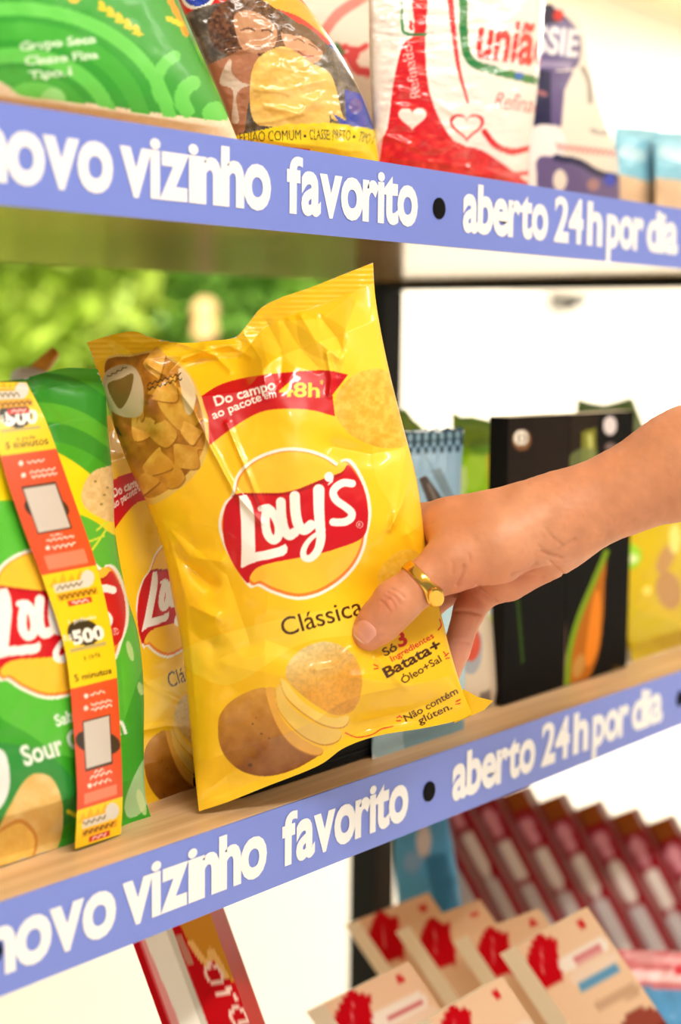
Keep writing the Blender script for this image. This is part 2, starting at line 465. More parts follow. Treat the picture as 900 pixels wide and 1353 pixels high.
for i, (px, Y, h, rx, mi) in enumerate([(-40, 4.2, 2.6, .75, 0), (95, 4.6, 2.9, .8, 1), (205, 4.3, 2.5, .6, 2), (330, 4.9, 2.9, .75, 1), (450, 5.0, 2.7, .7, 2), (545, 4.4, 2.6, .45, 2)]):
    w = hitY(px, 455, Y)
    shrub(w[0], Y, h, rx, mi, 'leafy %s green shrub in the garden %s' % (('yellow', 'bright', 'mid', 'bright', 'mid', 'dark')[i], where[i]), 3600)
for i, (px, Y, mi) in enumerate([(-150, 7.5, 3), (20, 8, 0), (160, 7.8, 3), (300, 8.2, 0), (420, 8, 3), (560, 8.4, 1)]):
    w = hitY(px, 455, Y)
    shrub(w[0], Y, 4.4, 1.5, mi, 'tall pale bush at the back of the garden, %s' % ('first from the left', 'second from the left', 'third from the left', 'third from the right', 'second from the right', 'nearest the cream wall')[i], 3600, group='tall garden bushes')
lp = hitY(271, 430, 3.6)
r = empty('garden_lamp', (lp[0], lp[1], 0), 'garden lamp post with two round warm globes among the shrubs', 'lamp')
M_globe = mat_plain('lit_globe', (255, 205, 140), 0.4, var=0, emit=1.1)
for py in (410, 437):
    g = hitY(271, py, 3.6)
    bm = bmesh.new(); bmesh.ops.create_uvsphere(bm, u_segments=20, v_segments=12, radius=.045, matrix=Matrix.Translation(Vector(g)))
    bm_obj('globe', bm, M_globe, r, True)
bm = bmesh.new(); bmesh.ops.create_cone(bm, cap_ends=True, segments=14, radius1=.03, radius2=.025, depth=lp[2]-.05, matrix=Matrix.Translation((lp[0], lp[1], (lp[2]-.05)/2)))
bm_obj('post', bm, M_stem, r, True)

# ================================================================== shelving unit
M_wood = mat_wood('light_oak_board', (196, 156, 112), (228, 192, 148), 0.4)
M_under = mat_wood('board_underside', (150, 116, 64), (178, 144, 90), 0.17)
M_blue = mat_plain('periwinkle_strip', (118, 136, 220), 0.42, var=0.015, scale=8)
M_letter = mat_plain('white_lettering', (246, 243, 244), 0.5, var=0.01)
M_dot = mat_plain('black_dot', (14, 12, 12), 0.8, spec=0.1)
M_black = mat_plain('black_metal', (14, 14, 14), 0.5, spec=0.3)
unit = empty('shelving_unit', (0.6, SD/2, 0), 'open shelving unit with oak boards, black posts and blue lettered edge strips', 'shelving')
XA, XB = -0.35, 1.62
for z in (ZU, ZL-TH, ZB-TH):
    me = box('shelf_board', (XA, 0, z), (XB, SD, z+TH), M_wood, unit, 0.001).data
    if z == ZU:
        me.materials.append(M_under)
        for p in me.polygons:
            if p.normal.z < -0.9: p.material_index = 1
for x in (1.15, -0.33):
    for y in (SD-0.016,):
        box('post', (x-.015, y-.015, 0), (x+.015, y+.015, 2.1), M_black, unit, 0.001)
    for z in (ZU, ZL-TH, ZB-TH):
        box('crossbar', (x-.0125, .04, z-.007), (x+.0125, SD-.03, z), M_black, unit, 0.001)
WORDS = [('novo', -38, 146), ('vizinho', 155, 355), ('favorito', 376, 549), ('aberto', 609, 721.5), ('24', 730, 768), ('h', 773, 793.5), ('por', 799, 848), ('dia', 852, 893.5)]
WX = [(w, X_of(a, ZU+TH/2), X_of(b, ZU+TH/2)) for w, a, b in WORDS]
DOT = X_of(577.5, ZU+TH/2)
PERIOD = X_of(893.5, ZL-TH/2)+0.004-DOT
BOLD = 0.036
XH = text_tris('x', BOLD)[0][:, 1].max()
for nm, zb in (('upper', ZU), ('lower', ZL-TH)):
    st = box('label_strip', (XA, -0.0012, zb), (XB, 0.0, zb+TH), M_blue, unit, 0)
    tag(st, 'periwinkle blue edge strip with white lettering')
    items = [(w, a, b) for w, a, b in WX]
    ww = DOT+PERIOD
    items += [('novo', ww+.033, ww+.033+(WX[0][2]-WX[0][1])), ('vizinho', ww+.10, ww+.10+(WX[1][2]-WX[1][1])), ('favorito', ww+.2, ww+.2+(WX[2][2]-WX[2][1])) ]
    for w, a, b in items:
        V3, T3, cx, n0 = [], [], 0.0, 0
        for q, ch in enumerate(w):
            V, T = text_tris(ch, BOLD)
            y = np.where(V[:, 1] > XH, 0.0195+(V[:, 1]-XH)*0.0265, V[:, 1]*0.0195/XH)
            V3.append(np.stack([cx+V[:, 0], np.full(len(V), -0.0015-0.00005*(q % 2)), zb+0.0102+y], 1)); T3.append(T+n0); n0 += len(V)
            cx += V[:, 0].max()-(0.03 if ch in 'vrfta' or (q+1 < len(w) and w[q+1] in 'vt') else 0.012)
        V3 = np.vstack(V3); V3[:, 0] = a+V3[:, 0]/V3[:, 0].max()*(b-a)
        link('lettering', mesh_np('lettering', V3, np.vstack(T3), None, False), M_letter, st)
    for k in (-1, 0, 1):
        x0 = DOT+k*PERIOD
        bm = bmesh.new(); bmesh.ops.create_cone(bm, cap_ends=True, segments=36, radius1=.0057, radius2=.0057, depth=.0008, matrix=Matrix.Translation((x0, -.0014, zb+TH/2)) @ Matrix.Rotation(math.radians(90), 4, 'X'))
        if x0 > XA: bm_obj('dot', bm, M_dot, st)

# ================================================================== chip bags
YEL, RED, BRN = (253, 200, 28), (206, 10, 26), (66, 30, 14)
def zc(pts, x0, y0, sc): return np.asarray(pts, float)/sc+[x0, y0]
LG = lambda pts: zc(pts, 280, 580, 4.0909)
def draw_logo(c):
    out = crv(LG([(35, 470), (45, 400), (70, 340), (105, 300), (130, 200), (190, 130), (280, 78), (400, 47), (520, 55), (620, 90), (685, 132), (702, 112), (745, 108), (785, 150), (825, 225), (855, 320), (862, 420), (842, 520), (825, 600), (780, 690), (700, 775), (600, 838), (500, 868), (420, 864), (320, 832), (250, 797), (215, 806), (188, 786), (130, 700), (80, 610), (50, 540)]), 6, True)
    c.poly(out, (248, 240, 228))
    ctr = LG([(445, 455)])[0]
    inn = ctr+(out-ctr)*0.958
    def g(X, Y): return np.array([255, 190, 44], np.float32)
    c.poly(inn, (240, 130, 38)); c.poly(ctr+(out-ctr)*0.93+[0, -1.5], (255, 196, 52))
    c.poly(crv(LG([(60, 470), (72, 370), (112, 315), (150, 293), (250, 292), (380, 290), (480, 265), (600, 215), (700, 180), (735, 140), (772, 180), (820, 262), (843, 370), (843, 450), (830, 510), (790, 550), (700, 585), (600, 615), (480, 640), (400, 655), (300, 675), (240, 700), (208, 740), (195, 780), (150, 730), (102, 650), (68, 560)]), 6, True), RED)
    c.poly(crv(LG([(110, 315), (150, 293), (250, 292), (380, 290), (480, 265), (600, 215), (700, 180), (735, 140), (700, 195), (600, 240), (480, 285), (380, 305), (250, 305)]), 4, True), (150, 0, 12), 0.6)
    wht = (252, 247, 240)
    c.poly(LG([(147, 308), (188, 303), (208, 335), (222, 372), (231, 420), (233, 520), (235, 613), (300, 601), (365, 583), (398, 567), (410, 588), (406, 614), (386, 632), (330, 646), (250, 661), (200, 678), (166, 697), (156, 694), (160, 600), (158, 450)]), wht)
    Wd = 40/4.09
    def S(p, w, w1=None): c.stroke(LG(crv(p, 8)), w*Wd, wht, 1, None if w1 is None else w1*Wd)
    S([(262, 376), (300, 368), (320, 385)], .8, 1)
    S([(292, 388), (289, 450), (300, 512), (330, 545), (356, 528), (362, 480), (347, 430), (318, 386)], 1.2)
    S([(372, 340), (376, 420), (392, 490), (418, 520), (445, 505)], 1.32)
    S([(447, 308), (452, 400), (470, 470), (500, 490), (535, 465)], 1.4)
    S([(577, 275), (578, 380), (585, 480), (588, 540), (572, 600), (535, 642), (500, 640), (494, 605), (515, 560), (555, 520), (605, 490)], 1.55, .5)
    S([(757, 240), (712, 236), (672, 258), (655, 290), (672, 330), (720, 365), (753, 395), (752, 425), (722, 446), (680, 450), (655, 448)], 1.05)
    c.ell(*LG([(633, 205)])[0], 6, 6.5, 0, wht); c.stroke(LG([(650, 205), (648, 228), (628, 246)]), 3.5, wht, 1, 1.5)
    p = LG([(799, 463)])[0]
    c.ell(p[0], p[1], 4.6, 4.6, 0, (240, 200, 190)); c.ell(p[0], p[1], 3.7, 3.7, 0, RED); c.text('R', p+[-1.8, 2.1], p+[1.9, 2.1], 4.2, (240, 200, 190), .02)
def chip_col(c1, c2, s=0.25, seed=1):
    c1 = np.array(c1, np.float32); c2 = np.array(c2, np.float32)
    def f(X, Y):
        n = np.clip((vnoise(X*s, Y*s, 4, seed)-0.3)*2.2, 0, 1)[..., None]
        return c1*(1-n)+c2*n
    return f
def draw_lays(c, logoM=None):
    M0 = c.M
    # tonal swooshes of the ground
    c.poly(crv([(240, 860), (300, 905), (400, 850), (500, 830), (600, 760), (600, 700), (500, 790), (380, 815)], 8, True), (255, 214, 62), 0.8)
    c.poly(crv([(300, 430), (420, 420), (500, 380), (540, 560), (560, 700), (500, 640), (480, 540), (380, 480)], 8, True), (255, 210, 58), 0.7)
    # window on the chips, top left
    c.poly(crv([(140, 475), (175, 468), (205, 464), (240, 482), (262, 515), (275, 560), (276, 590), (262, 622), (232, 650), (196, 667), (172, 640), (155, 590), (142, 530)], 8, True), (232, 190, 96))
    c.poly(crv([(140, 478), (175, 471), (205, 467), (238, 485), (258, 517), (270, 560), (270, 588), (256, 616), (228, 643), (196, 658), (176, 635), (158, 590), (145, 530)], 8, True), chip_col((150, 92, 22), (206, 142, 46), .05, 3))
    rq = np.random.RandomState(5)
    for (x, y, r_) in [(205, 482, 22), (165, 600, 20), (238, 548, 30), (206, 620, 24), (190, 566, 22), (246, 602, 22), (222, 520, 24), (192, 644, 18), (232, 630, 16), (178, 540, 16), (256, 570, 16), (215, 575, 22)]:
        th_ = np.sort(rq.rand(7)*2*np.pi); rad = r_*(.6+.5*rq.rand(7)); pts = crv(np.stack([x+rad*np.cos(th_), y+rad*np.sin(th_)*1.1], 1), 5, True)
        if pts[:, 0].max() > 268: pts[:, 0] -= pts[:, 0].max()-268
        c.poly(pts+[1.5, 2], (140, 84, 20), .7); k_ = rq.rand()
        c.poly(pts, chip_col(np.array([200, 138, 40])+k_*18, np.array([226, 176, 70])+k_*20, .07, int(r_)), .95)
    c.poly(crv([(236, 487), (250, 497), (259, 520), (254, 545), (246, 545), (240, 520)], 6, True), (226, 206, 168), .9)
    c.poly(crv([(137, 496), (158, 482), (178, 486), (189, 510), (188, 545), (172, 552), (150, 545), (140, 530)], 6, True), (206, 186, 150), .95)
    c.poly(crv([(142, 508), (160, 500), (176, 494), (172, 520), (160, 540), (150, 530)], 4, True), (122, 92, 38), .95)
    c.poly(np.array([(143, 556), (156, 566), (162, 577), (152, 572)]), (60, 46, 40))
    squig(c, (143, 500), (168, 487), 4, (60, 48, 40), 1)
    for k in range(2): squig(c, (195+k, 514+k*6-3), (240+k, 500+k*6-3), 5, (40, 28, 20), 1.2)
    # chips right
    c.poly(crv([(442, 540), (452, 510), (475, 492), (505, 488), (522, 505), (534, 545), (538, 585), (520, 592), (490, 588), (458, 570)], 8, True), chip_col((222, 168, 44), (240, 194, 76), .16, 11))
    c.poly(crv([(500, 770), (505, 748), (528, 728), (552, 730), (566, 760), (570, 790), (548, 806), (520, 800)], 8, True), chip_col((234, 184, 52), (246, 206, 92), .2, 12), .8)
    # banner
    BZ = lambda p: zc(p, 250, 480, 3.0)
    c.poly(np.vstack([crv(BZ([(48, 130), (130, 82), (250, 52), (400, 35), (540, 28), (630, 45)]), 6), crv(BZ([(568, 125), (578, 210)]), 2), crv(BZ([(578, 210), (480, 185), (380, 180), (280, 195), (180, 250), (80, 325)]), 6), BZ([(76, 220)])]), RED)
    c.text('Do campo', BZ((105, 170)), BZ((345, 100)), 13, (250, 242, 230), .03)
    c.text('ao pacote', BZ((96, 222)), BZ((290, 146)), 11, (250, 242, 230), .025)
    c.text('em', BZ((298, 143)), BZ((347, 134)), 11, (250, 242, 230), .01)
    c.text('48h', BZ((356, 131)), BZ((518, 134)), 18.5, (255, 214, 40), .028)
    c.text('*', BZ((520, 95)), BZ((535, 94)), 9, (255, 214, 40), .02)
    # logo
    if logoM is not None: c.M = logoM
    draw_logo(c)
    c.M = M0
    c.text('Clássica', (375, 841), (481, 811), 24, BRN, .004)
    # potato and slices
    PZ = lambda p: zc(p, 270, 780, 4.0909)
    def pot(X, Y):
        n = vnoise(X*.08, Y*.08, 4, 2)[..., None]
        a = np.clip((Y-915-(X-330)*-.25)/110, 0, 1)[..., None]
        return np.array([212, 150, 56], np.float32)*(1-a)+np.array([138, 76, 12], np.float32)*a+(n-.5)*36
    c.poly(crv(PZ([(75, 720), (92, 660), (150, 595), (250, 542), (335, 530), (360, 620), (400, 740), (470, 830), (560, 880), (620, 888), (560, 930), (470, 975), (340, 1005), (220, 985), (130, 920), (82, 830)]), 8, True), pot)
    for x, y, r_ in [(262, 722, 1.5), (308, 776, 1.8), (350, 800, 1.3), (248, 945, 3), (280, 690, 1)]:
        q = PZ((x, y)); c.ell(q[0], q[1], r_, r_*.8, 0, (90, 54, 16), .8)
    for pts, col in (([(335, 530), (388, 532), (385, 590), (420, 690), (500, 780), (580, 830), (640, 858), (625, 887), (560, 880), (470, 830), (400, 740), (350, 620)], (232, 168, 60)),
                     ([(388, 532), (415, 515), (450, 600), (530, 680), (640, 740), (738, 758), (722, 812), (640, 832), (540, 790), (450, 710), (398, 630)], (240, 196, 88)),
                     ([(410, 478), (450, 500), (520, 590), (620, 660), (700, 690), (778, 678), (772, 722), (720, 742), (630, 720), (520, 650), (440, 570)], (250, 206, 96))):
        q = crv(PZ(pts), 6, True)
        c.poly(q+[.0, 1.6], (196, 120, 30)); c.poly(q, chip_col(col, np.minimum(np.array(col)+14, 255), .03, 4))
    def big(X, Y):
        n = np.clip((vnoise(X*.35, Y*.35, 3, 9)-.3)*2, 0, 1)[..., None]; a = np.clip((Y-868+(X-420)*.5)/60+.25, 0, 1)[..., None]
        return (np.array([238, 208, 140], np.float32)*(1-a)+np.array([236, 164, 52], np.float32)*a)*(1-n*.1)
    c.poly(crv(PZ([(440, 430), (470, 370), (540, 310), (640, 277), (740, 300), (812, 360), (850, 450), (846, 560), (812, 640), (760, 670), (690, 670), (600, 620), (520, 560), (452, 490)]), 8, True), big)
    # small print
    SZ = lambda p: zc(p, 480, 820, 5.0)
    c.text('Só', SZ((145, 238)), SZ((230, 190)), 11, BRN, .02)
    c.text('3', SZ((238, 178)), SZ((300, 150)), 19, RED, .03)
    c.text('Ingredientes', SZ((192, 272)), SZ((470, 112)), 8, RED, .012)
    c.text('Batata+', SZ((155, 380)), SZ((522, 180)), 14, BRN, .028)
    c.text('Óleo+Sal', SZ((265, 420)), SZ((522, 268)), 9.5, BRN, .012)
    c.text('Não contém', SZ((283, 668)), SZ((630, 478)), 9, BRN, .016)
    c.text('glúten.', SZ((372, 685)), SZ((590, 580)), 9, BRN, .016)
    for a, b in (((70, 290), (95, 300)), ((72, 318), (98, 314)), ((530, 205), (545, 225)), ((540, 235), (562, 215)), ((545, 250), (568, 245)), ((222, 640), (238, 632)), ((238, 628), (256, 640)), ((220, 660), (245, 660)), ((612, 535), (625, 525)), ((612, 552), (640, 545)), ((625, 530), (640, 520))):
        c.stroke(SZ([a, b]), 1.5, RED)
    c.stroke(crv(SZ([(-120, 740), (-40, 770), (60, 750), (120, 715), (195, 697)]), 6), 1.4, RED)
    c.stroke(crv(SZ([(495, 60), (515, 30), (505, -10)]), 6), 1.6, RED)

# ---- the bag in the hand
cv = Canvas(90, 330, 670, 1100, YEL, 2.2)
draw_lays(cv)
n_up = np.array([0, 0, 0.])
dep_main = plane_depth(P(400, 700, .792), -FW+0.10*RT+0.03*UP)
def wr_main(px, py):
    w = ridge(px, py, [(196, 482), (225, 500), (258, 545), (278, 590), (310, 650), (345, 690)], .0034, 4)
    w += ridge(px, py, [(235, 452), (285, 470), (305, 490)], .0030, 5)
    w += ridge(px, py, [(272, 462), (240, 475), (225, 490), (195, 530)], .0028, 5)
    w += ridge(px, py, [(300, 560), (325, 620), (345, 668)], .0024, 3.5)
    w += ridge(px, py, [(330, 470), (300, 455), (270, 458)], .002, 6)
    w += fold(px, py, [(322, 440), (345, 475), (352, 520)], .004, 30) - fold(px, py, [(352, 425), (372, 462), (372, 505)], .003, 22)
    w += fold(px, py, [(398, 418), (416, 448), (448, 474)], .0045, 20) - fold(px, py, [(376, 428), (396, 460), (420, 486)], .004, 22) - fold(px, py, [(424, 420), (445, 446), (452, 462)], .0035, 15)
    w += fold(px, py, [(470, 400), (455, 440), (450, 500)], .003, 30)
    w += fold(px, py, [(150, 450), (185, 475), (240, 470), (310, 455)], .004, 22)
    w -= fold(px, py, [(230, 700), (300, 760), (330, 850)], .004, 50) 
    w += fold(px, py, [(540, 640), (500, 800), (470, 950)], .002, 50)
    w += fold(px, py, [(300, 880), (420, 900), (560, 880)], .003, 60)
    w += ridge(px, py, [(432, 468), (438, 500), (436, 520)], .0025, 4)
    w += ridge(px, py, [(535, 600), (530, 640), (520, 690)], .0028, 7) + ridge(px, py, [(545, 620), (530, 670), (515, 700)], .002, 4)
    w -= ridge(px, py, [(440, 590), (490, 600), (540, 590)], .004, 14)
    w += ridge(px, py, [(560, 690), (540, 706), (556, 735)], .004, 8) - ridge(px, py, [(556, 700), (575, 740)], .006, 9)
    w -= ridge(px, py, [(235, 735), (262, 760), (278, 772)], .007, 12) + ridge(px, py, [(238, 820), (265, 845), (280, 850)], .005, 12)
    w += ridge(px, py, [(235, 750), (250, 800), (285, 815)], .004, 10) + ridge(px, py, [(225, 700), (250, 735), (292, 742)], .0035, 10)
    w += ridge(px, py, [(215, 690), (232, 740), (245, 800), (252, 870), (258, 940)], .0028, 4)
    w += ridge(px, py, [(470, 895), (500, 900), (535, 905)], .002, 12) - ridge(px, py, [(280, 1040), (330, 1000)], .004, 16)
    w += ridge(px, py, [(418, 885), (440, 882), (465, 862)], .0030, 7)
    w += ridge(px, py, [(500, 870), (512, 885), (530, 902)], .0026, 6)
    w -= ridge(px, py, [(290, 870), (350, 845), (420, 870)], .0025, 22)
    w -= ridge(px, py, [(470, 955), (540, 940), (610, 915)], .004, 12)
    w -= ridge(px, py, [(165, 560), (190, 570)], .008, 14)
    w += .0022*(vnoise(px*.011, py*.011, 2, 5)-.5)*2
    return w
dent = lambda px, py: 1-.55*np.exp(-(((px-530)/75)**2+((py-795)/70)**2))
bag = soft_bag('chip_bag', 'yellow potato chip bag held tilted in the hand in front of the shelf', 'chip bag',
    [(115, 452), (130, 495), (148, 555), (170, 615), (196, 670), (217, 730), (228, 790), (240, 850), (248, 920), (255, 1000), (263, 1072)],
    [(493, 347), (497, 400), (512, 480), (532, 560), (550, 630), (559, 690), (566, 745), (580, 800), (598, 870), (612, 915), (624, 943)],
    crv([(115, 452), (150, 442), (178, 438), (200, 446), (240, 453), (280, 450), (310, 446), (326, 430), (345, 407), (372, 393), (410, 380), (450, 364), (493, 347)], 6),
    crv([(263, 1072), (300, 1060), (350, 1040), (420, 1012), (455, 988), (500, 972), (560, 962), (605, 952), (624, 943)], 6),
    dep_main, cv, .034, 380, 620, M_film, 'yellow potato chip bags', .026, wr_main, (.045, .02), (.5, .42), .0011, .018, (214, 206, 190), dent)
# free corner of the bottom seal
def corner(pts, depth, col, mat, parent, name='seal_corner', th=.0012):
    bm = bmesh.new()
    a = [bm.verts.new(P(x, y, depth(x, y)+o)) for x, y, o in pts]; b = [bm.verts.new(P(x, y, depth(x, y)+o+th)) for x, y, o in pts]
    bm.faces.new(a); bm.faces.new(b[::-1]); n = len(a)
    for k in range(n): bm.faces.new((a[k], b[k], b[(k+1) % n], a[(k+1) % n]))
    return bm_obj(name, bm, mat, parent)
M_yel = mat_plain('yellow_film', YEL, .25, coat=.3, var=.02)
corner([(612, 910, .004), (632, 921, .0), (652, 926, -.003), (640, 938, -.001), (600, 956, .004)], dep_main, YEL, M_yel, bag)

# ---- second yellow bag standing behind it
A2 = affine([[.52, .09], [.0, .83]], (318, 750), (187, 834))
L2 = affine([[.52, -.168], [.0, .83]], (318, 750), (187, 834))
c2 = Canvas(60, 500, 420, 1110, YEL, 2.2)
c2.M = A2
draw_lays(c2, L2)
Y2 = .052
dep2 = plane_depth(hitY(225, 1080, Y2), (0.10, -1, .16))
b2y = lambda x: shelf_py(x, Y2, ZL)-1
soft_bag('chip_bag', 'yellow potato chip bag standing on the shelf, half hidden behind the held bag', 'chip bag',
    [(112, 560), (108, 640), (100, 760), (100, 880), (106, 1000), (122, b2y(122))],
    [(290, 505), (296, 600), (300, 760), (300, 880), (296, 960), (290, b2y(290))],
    [(112, 560), (200, 530), (290, 505)], [(x, b2y(x)) for x in (122, 190, 240, 290)],
    dep2, c2, .015, 200, 300, M_film, 'yellow potato chip bags', .03, lambda px, py: .0016*(vnoise(px*.03, py*.02, 2, 3)-.5)*2+ridge(px, py, [(190, 900), (215, 915), (235, 925)], .002, 5)+ridge(px, py, [(185, 965), (220, 958), (240, 960)], .002, 5), (.04, .02), (.5, .42), .0012, .02, (214, 206, 190))

# ---- green bag
GRN = (74, 172, 38)
cg = Canvas(-110, 470, 215, 1180, GRN, 2.2)
for k, (y, col) in enumerate([(500, (44, 140, 36)), (540, (92, 178, 44)), (565, (48, 142, 40)), (590, (70, 168, 36)), (615, (104, 186, 54)), (640, (82, 176, 36))]):
    cg.poly(crv([(-110, y+20), (0, y-5), (60, y-8), (110, y+5), (160, y+40), (220, y+90), (220, 760), (-110, 760)], 6, True), col, .9)
cg.poly(crv([(-110, 640), (-20, 590), (50, 590), (100, 612), (140, 650), (170, 710), (180, 800), (140, 720), (100, 680), (30, 660), (-110, 680)], 8, True), (255, 220, 20))
cg.poly(crv([(108, 650), (118, 628), (135, 618), (160, 620), (170, 680), (150, 690), (125, 680), (111, 668)], 8, True), chip_col((226, 186, 118), (240, 208, 148), .2, 3))
for x, y in ((126, 636), (138, 654), (134, 666), (142, 644)): cg.ell(x, y, 2, 1.5, 0, (150, 120, 50))
cg.poly(crv([(-110, 700), (0, 662), (80, 672), (140, 700), (200, 780), (200, 1180), (-110, 1180)], 8, True), (86, 186, 52))
for a, b in (((128, 700), (141, 690)), ((116, 716), (137, 708)), ((122, 726), (140, 700))): cg.stroke([a, b], 3, (210, 226, 60))
cg.poly(crv([(-60, 940), (20, 960), (90, 1000), (150, 980), (200, 880), (205, 1180), (-110, 1180)], 8, True), (56, 160, 34))
cg.poly(crv([(-60, 990), (30, 985), (80, 1010), (110, 1060), (60, 1100), (-60, 1080)], 8, True), (38, 132, 60), .7)
cg.poly(crv([(165, 1060), (180, 1020), (195, 1000), (205, 1030), (190, 1070), (170, 1080)], 6, True), (196, 222, 180), .8)
for x, y, rx, ry in ((172, 860, 4, 14), (186, 910, 4, 9), (187, 1060, 5, 18), (150, 800, 3, 10)): cg.ell(x, y, rx, ry, -15, (214, 232, 170), .8)
th = math.radians(7)
LGm = affine([[math.cos(th), -math.sin(th)], [math.sin(th), math.cos(th)]], (389, 692), (67, 823))
cg.M = LGm; draw_logo(cg); cg.M = None
cg.text('Sour Cream', (33, 1012), (168, 968), 26, (234, 240, 228), .03)
cg.text('Sabor', (75, 960), (116, 946), 15, (228, 238, 222), .03)
cg.poly(crv([(-40, 1000), (0, 990), (12, 1015), (10, 1050), (-10, 1075), (-60, 1080)], 8, True), (236, 236, 232))
cg.poly(crv([(-30, 1150), (0, 1090), (30, 1035), (50, 1022), (70, 1030), (82, 1060), (82, 1100), (70, 1130), (40, 1155), (-10, 1175)], 8, True), chip_col((226, 180, 96), (238, 204, 136), .06, 5))
cg.poly(crv([(-50, 1130), (0, 1095), (25, 1082), (42, 1092), (50, 1110), (44, 1135), (20, 1165), (-30, 1185)], 8, True), (206, 130, 40), .8)
cg.poly(crv([(-50, 1134), (0, 1100), (25, 1088), (40, 1098), (46, 1112), (40, 1135), (18, 1165), (-30, 1185)], 8, True), chip_col((240, 198, 96), (232, 180, 80), .1, 6))
cg.ell(82, 1130, 5, 8, 30, (220, 235, 40), .8); cg.ell(95, 1133, 7, 5, 0, (220, 230, 220), .8); cg.stroke([(90, 1072), (108, 1082)], 6, (240, 230, 40))
YG = .034
depg = plane_depth(hitY(130, 1126, YG), (0.05, -1, .17))
bgy = lambda x: shelf_py(x, YG, ZL)-1
soft_bag('chip_bag', 'green potato chip bag with a promotional paper strip, standing at the shelf edge', 'chip bag',
    [(-95, 520), (-105, 640), (-110, 800), (-105, 950), (-90, 1100), (-70, bgy(-70))],
    [(129, 488), (139, 520), (143, 570), (150, 640), (152, 700), (166, 780), (183, 840), (190, 910), (190, 990), (192, 1050), (200, bgy(200))],
    crv([(-95, 520), (-40, 506), (20, 502), (60, 492), (90, 486), (129, 488)], 6), [(x, bgy(x)) for x in (-70, 0, 70, 130, 200)],
    depg, cg, .03, 220, 400, M_film2, None, .008, lambda px, py: .002*(vnoise(px*.025, py*.02, 2, 8)-.5)*2+ridge(px, py, [(45, 515), (65, 545), (80, 560)], .003, 10)+ridge(px, py, [(60, 500), (100, 510), (138, 505)], .0025, 8)-ridge(px, py, [(150, 830), (160, 880), (165, 950)], .003, 9), (.035, .015), (.5, .42), .0014, .02, (200, 205, 200))
# promotional paper strip lying against it
cs = Canvas(-60, 480, 180, 1140, (252, 210, 16), 2.4)
def strip_block(y0, x0, x1, y1, shx, shl):
    """one repeat of the strip print; (x0, y0) left top, width w, leaning along (shx per row)"""
lc = crv([(-14, 505), (0, 600), (28, 690), (60, 775), (86, 860), (97, 960), (102, 1050), (99, 1122)], 12)
rc = crv([(35, 505), (62, 560), (98, 660), (129, 752), (150, 850), (158, 950), (162, 1050), (160, 1102)], 12)
yl = lambda v: resample(lc, np.array([v]))[0]
yr = lambda v: resample(rc, np.array([v]))[0]
def q4(v0, v1, s0=0, s1=1):
    f = lambda s, v: yl(v)*(1-s)+yr(v)*s
    return [f(s0, v0), f(s1, v0), f(s1, v1), f(s0, v1)]
def sp(v0, v1, s0, s1, col, al=1): cs.poly(np.array(q4(v0, v1, s0, s1)), col, al)
def stx(s, v0, s0, s1, h, col, bold=.02):
    f = lambda q, v: yl(v)*(1-q)+yr(v)*q
    cs.text(s, f(s0, v0), f(s1, v0), h, col, bold)
def stq(v0, s0, s1, h, col):
    f = lambda q, v: yl(v)*(1-q)+yr(v)*q
    squig(cs, f(s0, v0), f(s1, v0), h, col, 1.8)
OR = (226, 76, 34)
V0 = [(.0, .155, .42), (.455, .665, .92)]
for (ya, yo, ye) in V0:
    h_ = (ye-ya)
    sp(yo, ye, -.1, 1.1, OR)
    m = (ya+yo)/2
    f = lambda q, v: yl(v)*(1-q)+yr(v)*q
    c0 = f(.45, m-.005)
    cs.ell(c0[0], c0[1], 22, 17, 12, (28, 22, 16)); stx('1 prêmio', m-.028, .2, .75, 6, (236, 230, 214), .02)
    stx('R$', m+.006, .02, .2, 8, (236, 230, 214), .02); stx('500', m+.016, .2, .85, 17, (250, 246, 238), .05)
    sp(m+.024, m+.031, .1, .85, (170, 160, 130), .8)
    stx('a cada', m+.052, .35, .7, 6, (120, 92, 12), .005); stx('5 minutos', yo-.012, .12, .9, 9, (84, 60, 8), .02)
    stq(yo+.026, .42, .72, 4, (250, 220, 206)); cs.ell(*f(.32, yo+.022), 3.2, 3.2, 0, (250, 226, 214))
    stq(yo+.048, .42, .85, 4, (250, 220, 206)); stq(yo+.058, .42, .85, 4, (250, 220, 206)); cs.ell(*f(.3, yo+.048), 3.2, 3.2, 0, (250, 226, 214))
    cs.ell(*f(.5, yo+.125), 30, 17, 10, (40, 26, 16))
    sp(yo+.072, yo+.178, .2, .8, (60, 36, 26)); sp(yo+.076, yo+.174, .22, .78, (206, 196, 186))
    stq(yo+.188, .4, .6, 3, (250, 220, 206)); stq(yo+.198, .3, .78, 4, (250, 220, 206)); cs.ell(*f(.28, yo+.21), 3, 3, 0, (250, 226, 214)); stq(yo+.214, .36, .75, 4, (250, 220, 206))
    sp(yo+.224, ye-.008, .16, .88, (244, 150, 122), .75)
for ya in (-.005, .42, .92):
    m = ya+.03
    f = lambda q, v: yl(v)*(1-q)+yr(v)*q
    for k in range(5):
        b0 = f(.15+k*.16, ya+.03); cs.poly(np.array([b0+[-7, 0], b0+[0, -14-4*(k % 2)], b0+[7, 0]]), (250, 170, 20), .8)
    sp(m-.006, m+.012, .14, .72, (222, 214, 196)); cs.ell(*f(.78, m-.006), 9, 11, 10, (224, 218, 206)); stq(m+.008, .18, .66, 6, (130, 106, 70))
    sp(m+.014, m+.03, .14, .9, (238, 168, 20)); stq(m+.028, .18, .86, 6, (96, 64, 10))
    sp(m+.034, m+.046, .3, .75, (210, 36, 30)); stq(m+.043, .38, .68, 4, (250, 220, 210))
nu, nv = 60, 330
